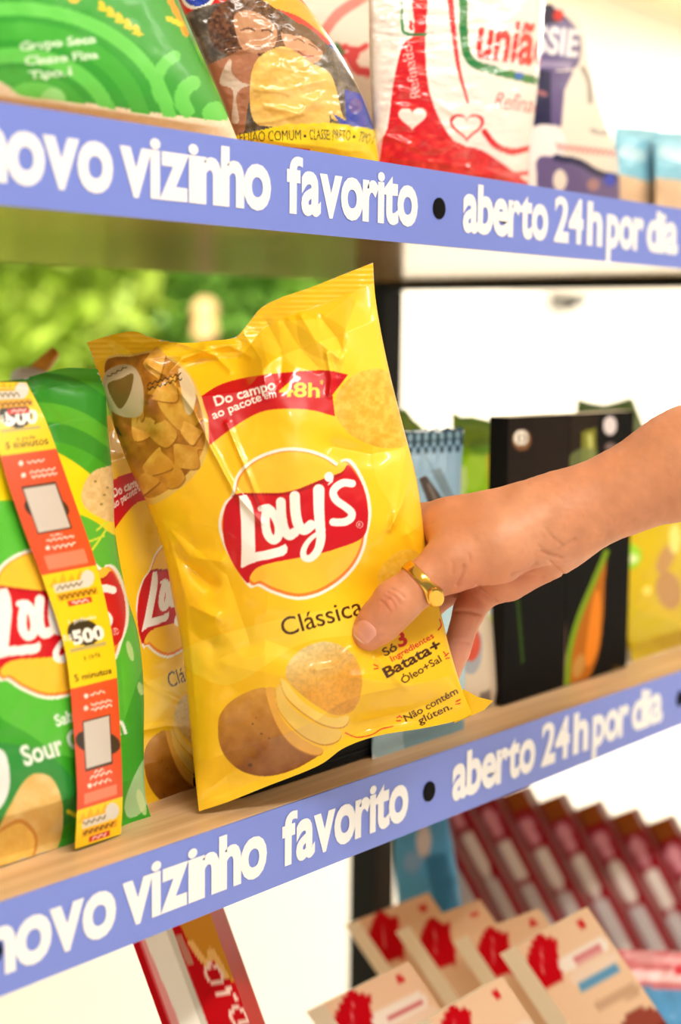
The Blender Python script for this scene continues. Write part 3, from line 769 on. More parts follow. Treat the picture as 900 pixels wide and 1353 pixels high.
t = np.linspace(0, 1, nv+1); s = np.linspace(0, 1, nu+1)
Lc, Rc = resample(lc, t)[:, None], resample(rc, t)[:, None]
Q = Lc*(1-s[None, :, None])+Rc*s[None, :, None]
S2, T2 = np.meshgrid(s, t)
gx = lambda px, py: np.clip((px+100)/(np.interp(py, [490, 700, 850, 1100], [130, 152, 186, 198])+100), 0, 1)
bulg = .030*np.sin(np.pi*np.clip(gx(Q[..., 0], Q[..., 1]), .02, .98))**.5*np.sin(np.pi*np.clip((Q[..., 1]-500)/(1140-500), .02, .98))**.42
dd = depg(Q[..., 0], Q[..., 1])-bulg-.0045
Vf = P(Q[..., 0], Q[..., 1], dd).reshape(-1, 3); Vk = P(Q[..., 0], Q[..., 1], dd+.0003).reshape(-1, 3)
C = cs.sample(Q[..., 0], Q[..., 1]).reshape(-1, 3)
me = mesh_np('promotional_strip', np.vstack([Vf, Vk]), np.vstack([grid_faces(nu, nv), grid_faces(nu, nv, (nu+1)*(nv+1), True)]), np.vstack([C, C*0+.8]))
tag(link('promotional_strip', me, M_strip_print), 'yellow and orange promotional paper strip hanging down over the green chip bag', 'paper strip')

# ================================================================== goods on the upper shelf
def sy(Y, z): return lambda x: shelf_py(x, Y, z)-1
# rice bag
cr_ = Canvas(-130, -160, 340, 220, (236, 208, 172), 1.6)
cr_.a[:] = chip_col((246, 222, 190), (254, 236, 212), .3, 2)(*np.meshgrid(np.arange(cr_.w)/1.6, np.arange(cr_.h)/1.6))
GP = crv([(-130, -160), (180, -160), (222, -60), (262, 60), (285, 115), (301, 157), (250, 154), (180, 146), (100, 133), (60, 131), (30, 125), (12, 114), (0, 106), (-130, 60)], 5, True)
cr_.poly(GP, (52, 160, 48))
def gring(cx, cy, r, w, col, a0, a1):
    t = np.radians(np.linspace(a0, a1, 40)); cr_.stroke(np.stack([cx+r*np.cos(t), cy+r*np.sin(t)*.8], 1), w, col)
for r_, w, a0 in ((205, 20, -80), (168, 26, -75), (128, 22, -80), (92, 26, -70)):
    gring(20, 175, r_, w*.9, (104, 208, 84) if w != 26 else (72, 178, 58), a0-30, -5)
cr_.ell(45, 150, 48, 42, 0, (110, 214, 88)); cr_.ell(70, 130, 16, 14, 0, (170, 236, 150), .8)
gring(262, 110, 55, 16, (104, 208, 84), 150, 235); gring(270, 130, 30, 20, (104, 208, 84), 140, 240); cr_.ell(285, 150, 18, 16, 0, (104, 208, 84))
for k in range(5):
    x, y = 135+k*11.5, 8+k*8; cr_.ell(x, y, 4, 8, -25, (246, 206, 30)); cr_.stroke([(x-5, y+3), (x+6, y+5)], 3, (246, 206, 30))
cr_.stroke([(225, 0), (236, 22), (246, 44)], 8, (250, 160, 30)); cr_.stroke([(222, 24), (240, 32)], 7, (240, 210, 40)); cr_.ell(98, -2, 8, 6, 0, (246, 190, 60))
cr_.poly(np.vstack([crv([(-130, 60), (-40, 95), (0, 108), (15, 118), (34, 128), (100, 136), (180, 149), (250, 157), (303, 160)], 5), [(340, 160), (340, 220), (-130, 220)]]), chip_col((246, 222, 190), (254, 236, 212), .3, 2))
for k, s_ in enumerate(('Grupo Seca', 'Classe Fina', 'Tipo.1')):
    cr_.text(s_, (27+k*6, 67+k*19), ((127, 131, 95)[k], (56, 77, 99)[k]), 11, (222, 244, 214), .035)
YR = .03; br = sy(YR, ZUT)
soft_bag('rice_bag', 'green printed bag of rice at the left end of the upper shelf', 'rice bag',
    [(-120, -150), (-125, -40), (-120, 60), (-110, br(-110)+6)], [(190, -150), (222, -40), (240, 20), (262, 72), (284, 118), (302, 156), (322, br(322)+6)],
    [(-120, -150), (40, -155), (190, -150)], [(x, br(x)+6) for x in (-110, 0, 100, 200, 322)], plane_depth((0, YR, ZUT), (0, -1, .05)), cr_, .028, 150, 150, M_film2, None, .04, None, (.03, .02), (.5, .4), .0012, .02, (230, 220, 200))
# bean bag
cb = Canvas(190, -90, 520, 240, (36, 74, 168), 2.2)
cb.poly(np.array([(190, -90), (420, -90), (440, 60), (300, 40), (190, 40)]), (222, 40, 34)); cb.poly(crv([(340, -20), (390, -5), (440, 50), (480, 120), (450, 70), (400, 25), (350, 5)], 6, True), (252, 170, 40))
cb.ell(262, -4, 22, 17, -10, (250, 246, 240)); cb.ell(262, -5, 18, 13, -10, (28, 60, 170))
cb.poly(crv([(243, 22), (300, 2), (350, 5), (400, 35), (450, 75), (478, 130), (450, 190), (330, 190), (290, 130), (255, 70)], 6, True), chip_col((70, 62, 56), (128, 116, 104), .12, 3))
cb.poly(crv([(280, 55), (276, 25), (300, 0), (330, -6), (362, 10), (382, 35), (384, 62), (360, 75), (330, 80), (300, 72)], 8, True), chip_col((70, 40, 26), (128, 84, 56), .25, 4))
cb.poly(crv([(270, 95), (300, 75), (330, 64), (348, 90), (330, 130), (320, 185), (300, 200), (290, 150)], 8, True), (176, 116, 84))
cb.poly(crv([(310, 20), (330, 14), (352, 24), (366, 40), (362, 62), (345, 70), (322, 66), (312, 44)], 8, True), (196, 142, 106))
cb.stroke(crv([(318, 40), (328, 37), (336, 40)], 4), 2.2, (90, 54, 38)); cb.stroke(crv([(346, 40), (354, 39), (360, 43)], 4), 2.2, (90, 54, 38)); cb.stroke(crv([(326, 58), (340, 64), (354, 58)], 5), 3, (240, 226, 214))
cb.poly(crv([(372, 42), (390, 36), (412, 48), (426, 66), (422, 80), (404, 84), (386, 72), (376, 58)], 8, True), (214, 154, 118))
cb.poly(crv([(372, 42), (392, 30), (420, 46), (432, 70), (424, 66), (404, 50), (386, 46)], 6, True), (110, 76, 52))
cb.stroke(crv([(388, 52), (396, 52), (402, 56)], 4), 1.6, (96, 60, 40)); cb.stroke(crv([(408, 58), (416, 62), (420, 66)], 4), 1.6, (96, 60, 40)); cb.stroke(crv([(394, 68), (404, 74), (414, 74)], 4), 1.8, (150, 70, 56))
cb.poly(crv([(334, 90), (350, 70), (378, 62), (410, 82), (438, 100), (452, 150), (458, 160), (440, 158), (436, 152), (428, 168), (360, 168), (336, 160), (330, 130)], 8, True), chip_col((226, 180, 84), (244, 208, 122), .05, 5))
cb.poly(crv([(290, 110), (300, 82), (306, 80), (306, 95), (318, 108), (330, 112), (318, 118), (312, 130), (316, 160), (306, 160), (308, 120)], 4, True), (226, 214, 200), .8)
cb.poly(np.array([(455, 118), (480, 125), (485, 168), (450, 165), (440, 150), (458, 160)]), (26, 60, 180)); cb.ell(470, 140, 9, 10, 0, (110, 60, 140), .6)
cb.poly(np.array([(290, 184), (380, 164), (440, 162), (500, 172), (520, 215), (520, 240), (290, 240)]), (252, 222, 22))
cb.text('FEIJÃO COMUM', (317, 188), (398, 184.5), 13.5, (40, 36, 20), -.005); cb.ell(403, 180, 2, 2, 0, (40, 36, 20)); cb.text('CLASSE: PRETO', (409, 184), (463, 185), 13.5, (40, 36, 20), -.005)
cb.ell(468, 181, 2, 2, 0, (40, 36, 20)); cb.text('TIPO 1', (473, 186), (492, 191), 13, (40, 36, 20), .0); cb.stroke([(360, 194), (408, 199)], 4, (214, 30, 30))
YB = .045; bb = sy(YB, ZUT)
soft_bag('bean_bag', 'shiny bag of black beans with a photo of two people, between rice and sugar', 'bean bag',
    [(205, -85), (222, -40), (240, 10), (262, 62), (284, 112), (302, 155), (322, bb(322)+6)], [(345, -85), (385, -20), (415, 20), (444, 62), (468, 105), (484, 140), (496, 180), (504, bb(504)+6)],
    [(205, -85), (275, -90), (345, -85)], [(x, bb(x)+6) for x in (322, 380, 440, 504)], plane_depth((0, YB, ZUT), (0, -1, .08)), cb, .026, 150, 180, M_clear, None, .03, lambda px, py: ridge(px, py, [(300, 70), (345, 62), (400, 66)], .002, 4)+ridge(px, py, [(345, 120), (385, 118), (430, 105)], .002, 5)+ridge(px, py, [(350, 140), (395, 150), (420, 130)], .002, 5)+ridge(px, py, [(316, 165), (360, 160), (400, 150)], .0015, 4)+ridge(px, py, [(330, 60), (350, 58), (372, 45)], .0015, 4)+.0016*(vnoise(px*.05, py*.07, 3, 4)-.5)*2, (.03, .02), (.5, .4), .001, .03, (180, 150, 60))
# sugar bag and the one behind it
def sugar_art(c):
    RD = (216, 20, 32)
    c.poly(crv([(540, -40), (548, 40), (532, 60), (520, 110), (512, 170), (498, 225), (720, 260), (690, 236), (640, 200), (600, 186), (570, 130), (562, 60), (566, -40)], 6, True), RD)
    c.poly(crv([(500, 200), (560, 180), (600, 186), (650, 215), (690, 250), (600, 250), (500, 235)], 6, True), chip_col((206, 8, 20), (240, 50, 44), .12, 3))
    c.poly(crv([(575, -40), (640, -40), (700, 0), (640, 60), (605, 120), (600, 150), (582, 90), (570, 30)], 6, True), (250, 240, 234))
    c.stroke(crv([(592, -30), (598, 30), (606, 90), (618, 135)], 6), 9, RD, .9, 3)
    for cx, cy, k, a in ((617, 166, 1.0, 0), (545, 155, .8, 10)):
        t = np.linspace(0, 2*np.pi, 40); hx = 16*np.sin(t)**3; hy = -(13*np.cos(t)-5*np.cos(2*t)-2*np.cos(3*t)-np.cos(4*t))
        pts = np.stack([cx+hx*1.45*k, cy+hy*1.3*k], 1)
        if k == 1: c.poly(pts, RD); c.poly(np.array([cx, cy])+(pts-[cx, cy])*.8, (248, 238, 230))
        else: c.poly(pts, (248, 232, 224))
    c.stroke(crv([(612, -10), (613, 50), (622, 80), (650, 92), (706, 106)], 8), 11, (24, 128, 62)); c.ell(686, 100, 6, 5, 0, (40, 110, 200))
    c.text('união', (628, 74), (728, 88), 56, RD, .03); c.text('Refinado', (652, 142), (724, 152), 22, (226, 90, 96), 0, shear=.2)
    c.stroke(crv([(640, 174), (655, 192), (676, 200), (698, 196)], 6), 8, RD); c.stroke(crv([(645, 222), (670, 230), (700, 228)], 6), 6, (228, 70, 76))
    # narrow side print
    c.stroke(crv([(531, -30), (531, 30), (537, 44), (562, 45)], 6), 4, (24, 128, 62)); c.text('ão', (563, 41), (563, 2), 24, RD, .02); c.text('Refinado', (556, 128), (544, 58), 14, (240, 200, 196), .0)
    c.poly(crv([(485, -40), (530, -40), (528, 40), (520, 110), (508, 170), (498, 222), (480, 210), (478, 80)], 6, True), chip_col((226, 206, 196), (246, 236, 228), .08, 4), .8)
cs1 = Canvas(360, -60, 740, 270, (248, 240, 234), 1.8); sugar_art(cs1)
YS = .05; bs = sy(YS, ZUT)
soft_bag('sugar_bag', 'plump white and red sugar bag at the front of the upper shelf', 'sugar bag',
    [(486, -60), (487, 0), (488, 60), (490, 130), (497, bs(497)+6)], [(722, -60), (719, 0), (714, 80), (707, 150), (700, 200), (698, bs(698)+6)],
    [(486, -60), (600, -66), (722, -60)], [(x, bs(x)+6) for x in (497, 560, 630, 698)], plane_depth((0, YS, ZUT), (0, -1, .04)), cs1, .03, 170, 170, M_clear, 'sugar bags', .04, lambda px, py: ridge(px, py, [(510, 180), (560, 200), (600, 190)], .002, 5)+ridge(px, py, [(520, 210), (580, 215), (620, 222)], .002, 5)+ridge(px, py, [(530, 120), (570, 130), (600, 150)], .0018, 5)+ridge(px, py, [(490, 44), (530, 50), (570, 46)], -.003, 4)+.002*(vnoise(px*.04, py*.09, 3, 9)-.5)*2, (.0, .0), (.38, .4), .0012, .03, (240, 235, 230))
cs2 = Canvas(350, -60, 520, 230, (246, 226, 212), 1.8)
cs2.stroke(crv([(430, 40), (445, 20), (470, 2), (490, -10)], 6), 14, (238, 130, 120)); cs2.text('n', (392, 24), (402, 26), 26, (220, 30, 40), .03); cs2.stroke(crv([(446, 60), (454, 72), (470, 74)], 5), 9, (220, 24, 34)); cs2.stroke(crv([(455, 62), (472, 66), (484, 60)], 5), 8, (220, 24, 34)); cs2.stroke(crv([(462, 78), (472, 92), (486, 96)], 5), 12, (220, 24, 34)); cs2.stroke([(444, 58), (452, 70)], 6, (24, 128, 62)); cs2.poly(np.array([(350, -60), (400, -60), (385, 10), (440, 60), (350, 60)]), (236, 110, 100), .5)
YS2 = .13; b3 = sy(YS2, ZUT)
soft_bag('sugar_bag', 'pink and red sugar bag showing between the beans and the front sugar bag', 'sugar bag',
    [(352, -60), (350, 60), (356, b3(356))], [(512, -60), (514, 60), (510, b3(510))], [(352, -60), (430, -64), (512, -60)], [(x, b3(x)) for x in (356, 430, 510)], plane_depth((0, YS2, ZUT), (0, -1, .02)), cs2, .02, 90, 110, M_film2, 'sugar bags', .03, None, (.0, .0), (.4, .4), .001, .03, (240, 235, 230))
# purple and white milk powder bag
cp = Canvas(680, -10, 840, 290, (240, 228, 214), 1.8)
NV, PU = (24, 22, 72), (94, 78, 134)
cp.poly(crv([(690, 8), (720, 4), (748, 22), (766, 45), (768, 70), (762, 88), (745, 92), (690, 90)], 6, True), PU); cp.poly(np.array([(690, 2), (728, 2), (740, 30), (690, 40)]), NV); cp.ell(738, 20, 7, 8, 20, (206, 24, 44))
cp.text('SSIE', (706, 68), (764, 74), 34, (236, 232, 236), .03); cp.stroke([(712, 84), (752, 86)], 9, (150, 136, 176)); cp.poly(np.array([(690, 92), (730, 94), (730, 170), (690, 165)]), NV); cp.poly(np.array([(728, 94), (758, 94), (746, 120), (742, 168), (728, 164)]), PU); cp.stroke([(708, 120), (720, 124)], 6, (160, 90, 96))
cp.stroke(crv([(770, 90), (778, 108), (780, 134)], 5), 7, (90, 90, 96), .6); cp.stroke(crv([(782, 172), (796, 176), (806, 172)], 5), 6, (120, 120, 124), .6)
cp.poly(crv([(690, 190), (704, 168), (730, 166), (746, 180), (742, 205), (690, 215)], 6, True), (248, 240, 240)); squig(cp, (734, 198), (818, 208), 9, (226, 130, 130), 2.5)
cp.poly(crv([(708, 216), (730, 206), (760, 210), (790, 226), (822, 238), (822, 290), (716, 290)], 6, True), (104, 88, 140)); cp.stroke(crv([(735, 208), (765, 214), (790, 228), (822, 236)], 6), 9, NV); cp.ell(806, 238, 8, 8, 0, (50, 70, 200)); cp.ell(740, 238, 9, 14, 0, (238, 226, 216)); cp.ell(784, 244, 8, 8, 0, (190, 140, 130), .8); cp.poly(np.array([(690, 216), (708, 212), (712, 290), (690, 290)]), (246, 236, 232))
YP = .07; b4 = sy(YP, ZUT)
soft_bag('flour_bag', 'purple and white stand-up pouch right of the sugar bag', 'pouch',
    [(700, 10), (700, 90), (696, 180), (694, b4(694)+5)], [(764, 12), (772, 40), (780, 80), (790, 120), (802, 162), (814, 200), (818, 230), (820, b4(820)+5)],
    crv([(700, 10), (720, 6), (745, 5), (764, 12)], 5), [(x, b4(x)+5) for x in (694, 760, 820)], plane_depth((0, YP, ZUT), (0, -1, .1)), cp, .022, 90, 150, M_film2, None, .03, None, (.0, .0), (.5, .4), .001, .03, (230, 225, 230))
for k, (xa, xb, Yq) in enumerate(((812, 872, .075), (864, 960, .06))):
    ck = Canvas(xa-10, 150, xb+10, 300, (232, 200, 164), 1.8)
    ck.poly(np.array([(xa-10, 150), (xb+10, 150), (xb+10, 246), (xa-10, 226+8*k)]), (140, 206, 232)); ck.a[:] = ck.a*(.94+.1*vnoise(*np.meshgrid(np.arange(ck.w)*.03, np.arange(ck.h)*.03), 2, k)[..., None])
    ck.stroke([(xa+14, 200), (xa+36, 206)], 16, (200, 232, 242), .8)
    b5 = sy(Yq, ZUT)
    soft_bag('snack_packet', ('low light blue and cream packet right of the purple pouch', 'low light blue and cream packet at the right edge of the upper shelf')[k], 'packet',
        [(xa, 168+6*k), (xa, 210), (xa+2, b5(xa+2)+4)], [(xb, 172+8*k), (xb, 220), (xb-2, b5(xb-2)+4)], [(xa, 168+6*k), ((xa+xb)/2, 169+6*k), (xb, 172+8*k)], [(x, b5(x)+4) for x in (xa+2, (xa+xb)/2, xb-2)], plane_depth((0, Yq, ZUT), (0, -1, .15)), ck, .02, 50, 60, M_film2, 'light blue packets', .03, None, (.0, .0), (.4, .35), .002, .05, (200, 220, 230))

# ================================================================== goods on the middle shelf, right
# pale blue chip packet with toothed top
cq = Canvas(470, 550, 640, 1010, (128, 160, 182), 1.8)
cq.poly(np.array([(470, 550), (640, 550), (640, 578), (470, 592)]), (34, 62, 76))
for k in range(16):
    for j in range(3): cq.ell(480+k*10.4+(j % 2)*5, 574+j*9+max(0, (612-480-k*10.4)*.06), 3.0, 5.2, 0, (34, 62, 76) if j else (120, 150, 164))
cq.stroke([(520, 600), (560, 600), (600, 665), (615, 700)], 3, (110, 140, 158)); cq.poly(np.array([(553, 632), (563, 628), (592, 668), (612, 700), (580, 700)]), (48, 34, 28)); cq.poly(np.array([(570, 622), (582, 618), (606, 668), (618, 700), (608, 700)]), (96, 118, 130)); cq.stroke([(566, 640), (590, 690)], 5, (120, 110, 104), .7); cq.poly(np.array([(590, 700), (640, 700), (640, 1010), (470, 1010), (470, 800)]), (160, 190, 200)); cq.poly(crv([(540, 930), (580, 955), (610, 950), (620, 1000), (540, 1000)], 5, True), (110, 150, 166), .8)
YQ = .016; b6 = sy(YQ, ZL)
tops = np.array([(498+k*7.2, 574-k*.45-(4 if k % 2 else 0)) for k in range(17)])
soft_bag('snack_packet', 'pale blue snack packet with a dark dotted top, just behind the held bag', 'packet',
    [(498, 574), (490, 700), (488, 850), (492, b6(492))], [(613, 567), (609, 640), (611, 750), (615, 850), (613, b6(613))], tops, [(x, b6(x)) for x in (492, 540, 580, 613)], plane_depth((0, YQ+.004, ZL), (0, -1, .2)), cq, .018, 90, 200, M_film2, None, .02, None, (.07, .02), (.5, .4), .001, .02, (190, 200, 205))
# lime green packets behind
for k, (xa, xb, yt, Yq, lb) in enumerate(((478, 562, 540, .17, 'lime green packet peeking over the pale blue packet by the held bag'), (598, 700, 548, .12, 'lime green packet standing between the pale blue packet and the black boxes'), (758, 872, 524, .14, 'olive green packet with a dipped top edge standing behind the black boxes'))):
    ck = Canvas(xa-20, yt-20, xb+20, 1000, ((146, 196, 10), (150, 206, 14), (92, 132, 8))[k], 1.4)
    if k == 1:
        ck.ell(628, 620, 14, 30, 10, (196, 226, 90), .5); ck.stroke([(650, 590), (652, 700)], 14, (214, 190, 20)); ck.ell(636, 590, 16, 12, 0, (120, 180, 20)); ck.ell(611, 640, 6, 26, 0, (226, 236, 190), .7)
    b7 = sy(Yq, ZL)
    tp = {0: [(xa, yt+12), (xa+30, yt+8), (xb-26, yt), (xb-18, yt+12), (xb, yt+28)], 1: [(xa, yt-4), (xa+12, yt+4), (xa+25, yt+2), (xb, yt+20)], 2: [(xa+4, yt+2), (xa+36, yt+12), (xa+50, yt+8), (xa+78, yt), (xb-20, yt+40), (xb, yt+80)]}[k]
    soft_bag('snack_packet', lb, 'packet', [tp[0], (xa, (yt+b7(xa))/2), (xa+4, b7(xa+4))], [tp[-1], (xb, (yt+b7(xb))/2), (xb-4, b7(xb-4))], tp, [(x, b7(x)) for x in (xa+4, (xa+xb)/2, xb-4)], plane_depth((0, Yq, ZL), (0, -1, .06)), ck, .02, 50, 90, M_film2, 'green packets', .02, None, (.03, .02), (.5, .4), .002, .04, (190, 200, 160))
# cream packet with bowl picture
cc = Canvas(560, 700, 700, 970, (206, 186, 160), 1.8)
cc.poly(crv([(612, 850), (622, 842), (636, 838), (636, 872), (626, 890), (612, 884)], 6, True), (150, 152, 156)); cc.ell(622, 850, 13, 24, 0, (196, 60, 20)); cc.ell(620, 842, 6, 10, 0, (230, 130, 30)); cc.poly(np.array([(634, 916), (648, 910), (648, 932), (634, 940)]), (120, 108, 96)); cc.ell(650, 800, 8, 20, 0, (206, 206, 120)); cc.ell(648, 800, 6, 14, 0, (226, 222, 206))
YC = .04; b8 = sy(YC, ZL)
soft_bag('soup_packet', 'cream packet with a bowl picture between the fingers and the black boxes', 'packet',
    [(566, 730), (566, 850), (570, b8(570))], [(650, 730), (657, 840), (668, b8(668))], [(566, 730), (610, 726), (650, 730)], [(x, b8(x)) for x in (570, 620, 668)], plane_depth((0, YC, ZL), (0, -1, .1)), cc, .012, 60, 120, M_film2, None, .02, None, (.0, .0), (.5, .4), .001, .03, (220, 210, 190))
# black boxes
YX = .034
M_bk = mat_plain('black_card', (20, 17, 15), .6, var=.1, spec=.15); M_bktop = mat_plain('cream_card', (226, 214, 186), .6)  # pale colour on the top faces of the black cartons
def yfront(Y): return plane_depth((0, Y, 0), (0, 1, 0))
def box_front(px0, px1, ytop, Y, lean=0):
    X0, X1 = X_of(px0, ZL+.001, Y), X_of(px1, ZL+.001, Y)
    zt = hitY(px0-14, ytop, Y)[2]
    return [proj((X0, Y, zt)), proj((X1, Y, zt)), proj((X1, Y, ZL+.001)), proj((X0, Y, ZL+.001))]
for k, (x0, x1, yt) in enumerate(((664, 744, 553), (745, 828, 549))):
    ck = Canvas(630, 530, 860, 960, (14, 12, 11), 1.8)
    if k == 0:
        ck.poly(np.array([(640, 540), (760, 540), (760, 640), (640, 690)]), (34, 25, 20)); ck.poly(np.array([(672, 545), (704, 545), (704, 606), (672, 606)]), (30, 22, 18)); ck.ell(689, 581, 12, 14, 0, (120, 80, 50)); ck.ell(688, 578, 9.5, 10, 0, (228, 220, 206)); ck.stroke([(685, 573), (685, 584)], 2.2, (110, 90, 80)); ck.stroke(crv([(690, 573), (694, 578), (690, 584)], 4), 2.2, (110, 90, 80))
        squig(ck, (693, 875), (686, 790), 5, (60, 96, 24), 1.6)
    else:
        ck.poly(np.array([(744, 545), (790, 545), (786, 640), (744, 640)]), (40, 30, 22)); ck.stroke([(741, 560), (745, 920)], 6, (128, 98, 84)); ck.stroke([(741, 562), (752, 562)], 4, (128, 98, 84)); ck.poly(np.array([(768, 570), (786, 565), (788, 620), (768, 640)]), (120, 120, 40)); ck.stroke([(778, 575), (780, 605)], 6, (200, 200, 120), .8); ck.ell(805, 562, 9, 12, 0, (220, 206, 206)); ck.ell(806, 590, 8, 5, 0, (120, 100, 96)); ck.ell(770, 606, 20, 14, -20, (110, 120, 70), .8)
        pod = crv([(800, 728), (782, 770), (764, 815), (752, 862), (749, 910), (760, 916), (776, 898), (790, 862), (796, 815), (798, 770)], 8, True)
        ck.poly(pod, (176, 100, 26)); ck.poly(crv([(786, 780), (792, 790), (790, 850), (778, 880), (772, 870), (778, 820)], 6, True), (226, 130, 36)); ck.stroke(crv([(800, 728), (782, 770), (764, 815), (752, 862), (749, 910)], 8), 7, (120, 150, 30)); ck.ell(764, 880, 7, 16, 15, (190, 140, 70)); ck.ell(815, 890, 7, 10, 0, (120, 90, 20), .7)
    slab('chocolate_box', ('tall black carton with a round white badge, left one of the black pair', 'tall black carton with an orange pod picture, right one of the black pair')[k], 'box', box_front(x0, x1, yt, YX), (0, 0), yfront(YX), ck, M_card, M_bk, 'black cartons', (60, 160), .0, top=M_bktop)
    # push the carton's thickness straight back into the shelf
    o = [c for c in COL.objects if c.name.startswith('carton')][-1]
for o in list(COL.objects):
    if o.name.startswith('carton') and o.parent and o.parent.name.startswith('chocolate_box'):
        me = o.data
        for i in range(4, 8): me.vertices[i].co = me.vertices[i-4].co+Vector((0, .014, 0))
# yellow bag at the right edge
cy = Canvas(790, 590, 1000, 930, (214, 182, 0), 1.6)
cy.ell(828, 735, 20, 18, 0, (160, 214, 40)); cy.ell(835, 738, 8, 6, 0, (250, 250, 200), .8); cy.ell(880, 738, 10, 22, 25, (196, 146, 84)); cy.ell(884, 780, 17, 26, -12, (190, 140, 80)); cy.ell(855, 780, 6, 6, 0, (255, 220, 100)); cy.ell(892, 712, 8, 20, 0, (240, 226, 120)); cy.poly(crv([(815, 790), (850, 810), (900, 830), (900, 900), (820, 890)], 6, True), (196, 176, 10), .6)
YY = .04; b9 = sy(YY, ZL)
soft_bag('snack_bag', 'lime and yellow snack bag below the forearm at the right edge', 'snack bag',
    [(826, 600), (814, 700), (817, 780), (826, 840), (836, b9(836))], [(990, 580), (1000, 700), (995, 780), (985, b9(985))], [(826, 600), (900, 590), (990, 580)], [(x, b9(x)) for x in (836, 880, 930, 985)], plane_depth((0, YY, ZL), (0, -1, .1)), cy, .03, 80, 120, M_film2, None, .03, None, (.03, .0), (.5, .35), .003, .03, (200, 190, 60))
# low black rimmed form filling the dark band under the held bag
TY, TZ, TB = .023, .022, .075
xa_, xb_ = X_of(318, ZL, TY), X_of(556, ZL, TY)
tr = empty('low_black_form', ((xa_+xb_)/2, .05, ZL), 'low black form on the shelf under and behind the held bag', 'tray')
M_form = mat_plain('plain_black', (14, 13, 12), .6, spec=.15)
box('form_base', (xa_, TY, ZL+.0005), (xb_, TB, ZL+.006), M_form, tr, .001)
for nm_, lo, hi in (('rim', (xa_, TY, ZL+.006), (xb_, TY+.004, ZL+TZ)), ('rim', (xa_, TB-.004, ZL+.006), (xb_, TB, ZL+TZ)), ('rim', (xa_, TY+.004, ZL+.006), (xa_+.004, TB-.004, ZL+TZ)), ('rim', (xb_-.004, TY+.004, ZL+.006), (xb_, TB-.004, ZL+TZ))):
    box(nm_, lo, hi, M_form, tr, .0008)
# small white and orange bottle behind the green bag
wb = hitY(40, 486, .3)
bt = empty('sauce_bottle', (wb[0], .3, ZL), 'small white bottle with an orange spout behind the green chip bag', 'bottle')
hb = wb[2]-ZL
bm = bmesh.new()
prof = [(.0, 0), (.022, 0), (.024, .01), (.024, hb*.75), (.014, hb*.90), (.012, hb-.003), (.008, hb), (.0001, hb+.001)]
vs = []
for r_, z in prof: vs.append([bm.verts.new((wb[0]+r_*math.cos(a), .3+r_*math.sin(a), ZL+z)) for a in np.linspace(0, 2*np.pi, 20, endpoint=False)])
for a, b in zip(vs[:-1], vs[1:]):
    for k in range(20): bm.faces.new((a[k], a[(k+1) % 20], b[(k+1) % 20], b[k]))
bm_obj('bottle_body', bm, M_white, bt, True)
bm = bmesh.new(); bmesh.ops.create_cone(bm, cap_ends=True, segments=20, radius1=.006, radius2=.004, depth=.022, matrix=Matrix.Translation((wb[0]+.009, .296, ZL+hb+.003)) @ Matrix.Rotation(math.radians(50), 4, 'Y'))
bm_obj('spout', bm, mat_plain('orange_plastic', (255, 178, 60), .4), bt, True)

# ================================================================== goods on the bottom shelf
def down_to(p, dirv, d, z):                   # extend a picture point along a direction until it reaches height z at depth d
    p = np.asarray(p, float); dirv = np.asarray(dirv, float)
    lo, hi = 0.0, 3000.0
    for _ in range(50):
        m = (lo+hi)/2
        if P(*(p+dirv*m), d)[2] > z: lo = m
        else: hi = m
    return p+dirv*lo
flat = lambda d: plane_depth(P(450, 1250, d), -FW)
# dark red chocolate bars in a row
M_choc = mat_plain('dark_red_wrapper', (110, 8, 22), .4, var=.2); M_chtop = mat_plain('brown_orange_wrapper', (130, 66, 24), .45, var=.4, scale=60)
bx0 = np.array([655., 1052.])
names = ['first', 'second', 'third', 'fourth', 'fifth', 'sixth', 'seventh', 'eighth', 'ninth']
for k in range(-1, 8):
    d = 1.27+.035*k
    o0 = np.array([555+48.6*k, 1022+9.4*k])
    TLq = o0+[0, 14]; TRq = o0+[38, 0]
    dv = np.array([.53, 1.0])
    BL = down_to(TLq, dv, d, ZB+.002); BR = TRq+(BL-TLq)
    ck = Canvas(min(TLq[0], TRq[0])-5, TRq[1]-5, BR[0]+10, BL[1]+10, (146, 8, 28), 1.0)
    mp = lambda s, t: (TLq*(1-s)+TRq*s)+dv*t
    pl = lambda s0, s1, t0, t1, c_, a=1: ck.poly(np.array([mp(s0, t0), mp(s1, t0), mp(s1, t1), mp(s0, t1)]), c_, a)
    pl(0, 1, -5, 26, (150, 78, 24)); pl(.0, .2, 0, 400, (96, 6, 20))
    for t_, r_ in ((44, 13), (60, 10)): ck.ell(*mp(.56, t_), r_*.8, r_, -25, (222, 150, 164))
    ck.stroke([mp(.56, 80), mp(.56, 118)], 18, (236, 226, 220)); ck.stroke([mp(.5, 140), mp(.5, 190)], 24, (206, 200, 202)); ck.stroke([mp(.6, 196), mp(.6, 204)], 14, (226, 220, 218)); pl(0, 1, 212, 236, (170, 10, 16)); ck.ell(*mp(.7, 222), 10, 10, 0, (206, 130, 60), .8)
    slab('chocolate_bar', 'dark red chocolate bar with silver panels, %s from the left in the leaning row' % names[k+1], 'chocolate bar', [TLq, TRq, BR, BL], (16, 4), flat(d), ck, M_card, M_choc, 'chocolate bars', (16, 60), .03, top=M_chtop)
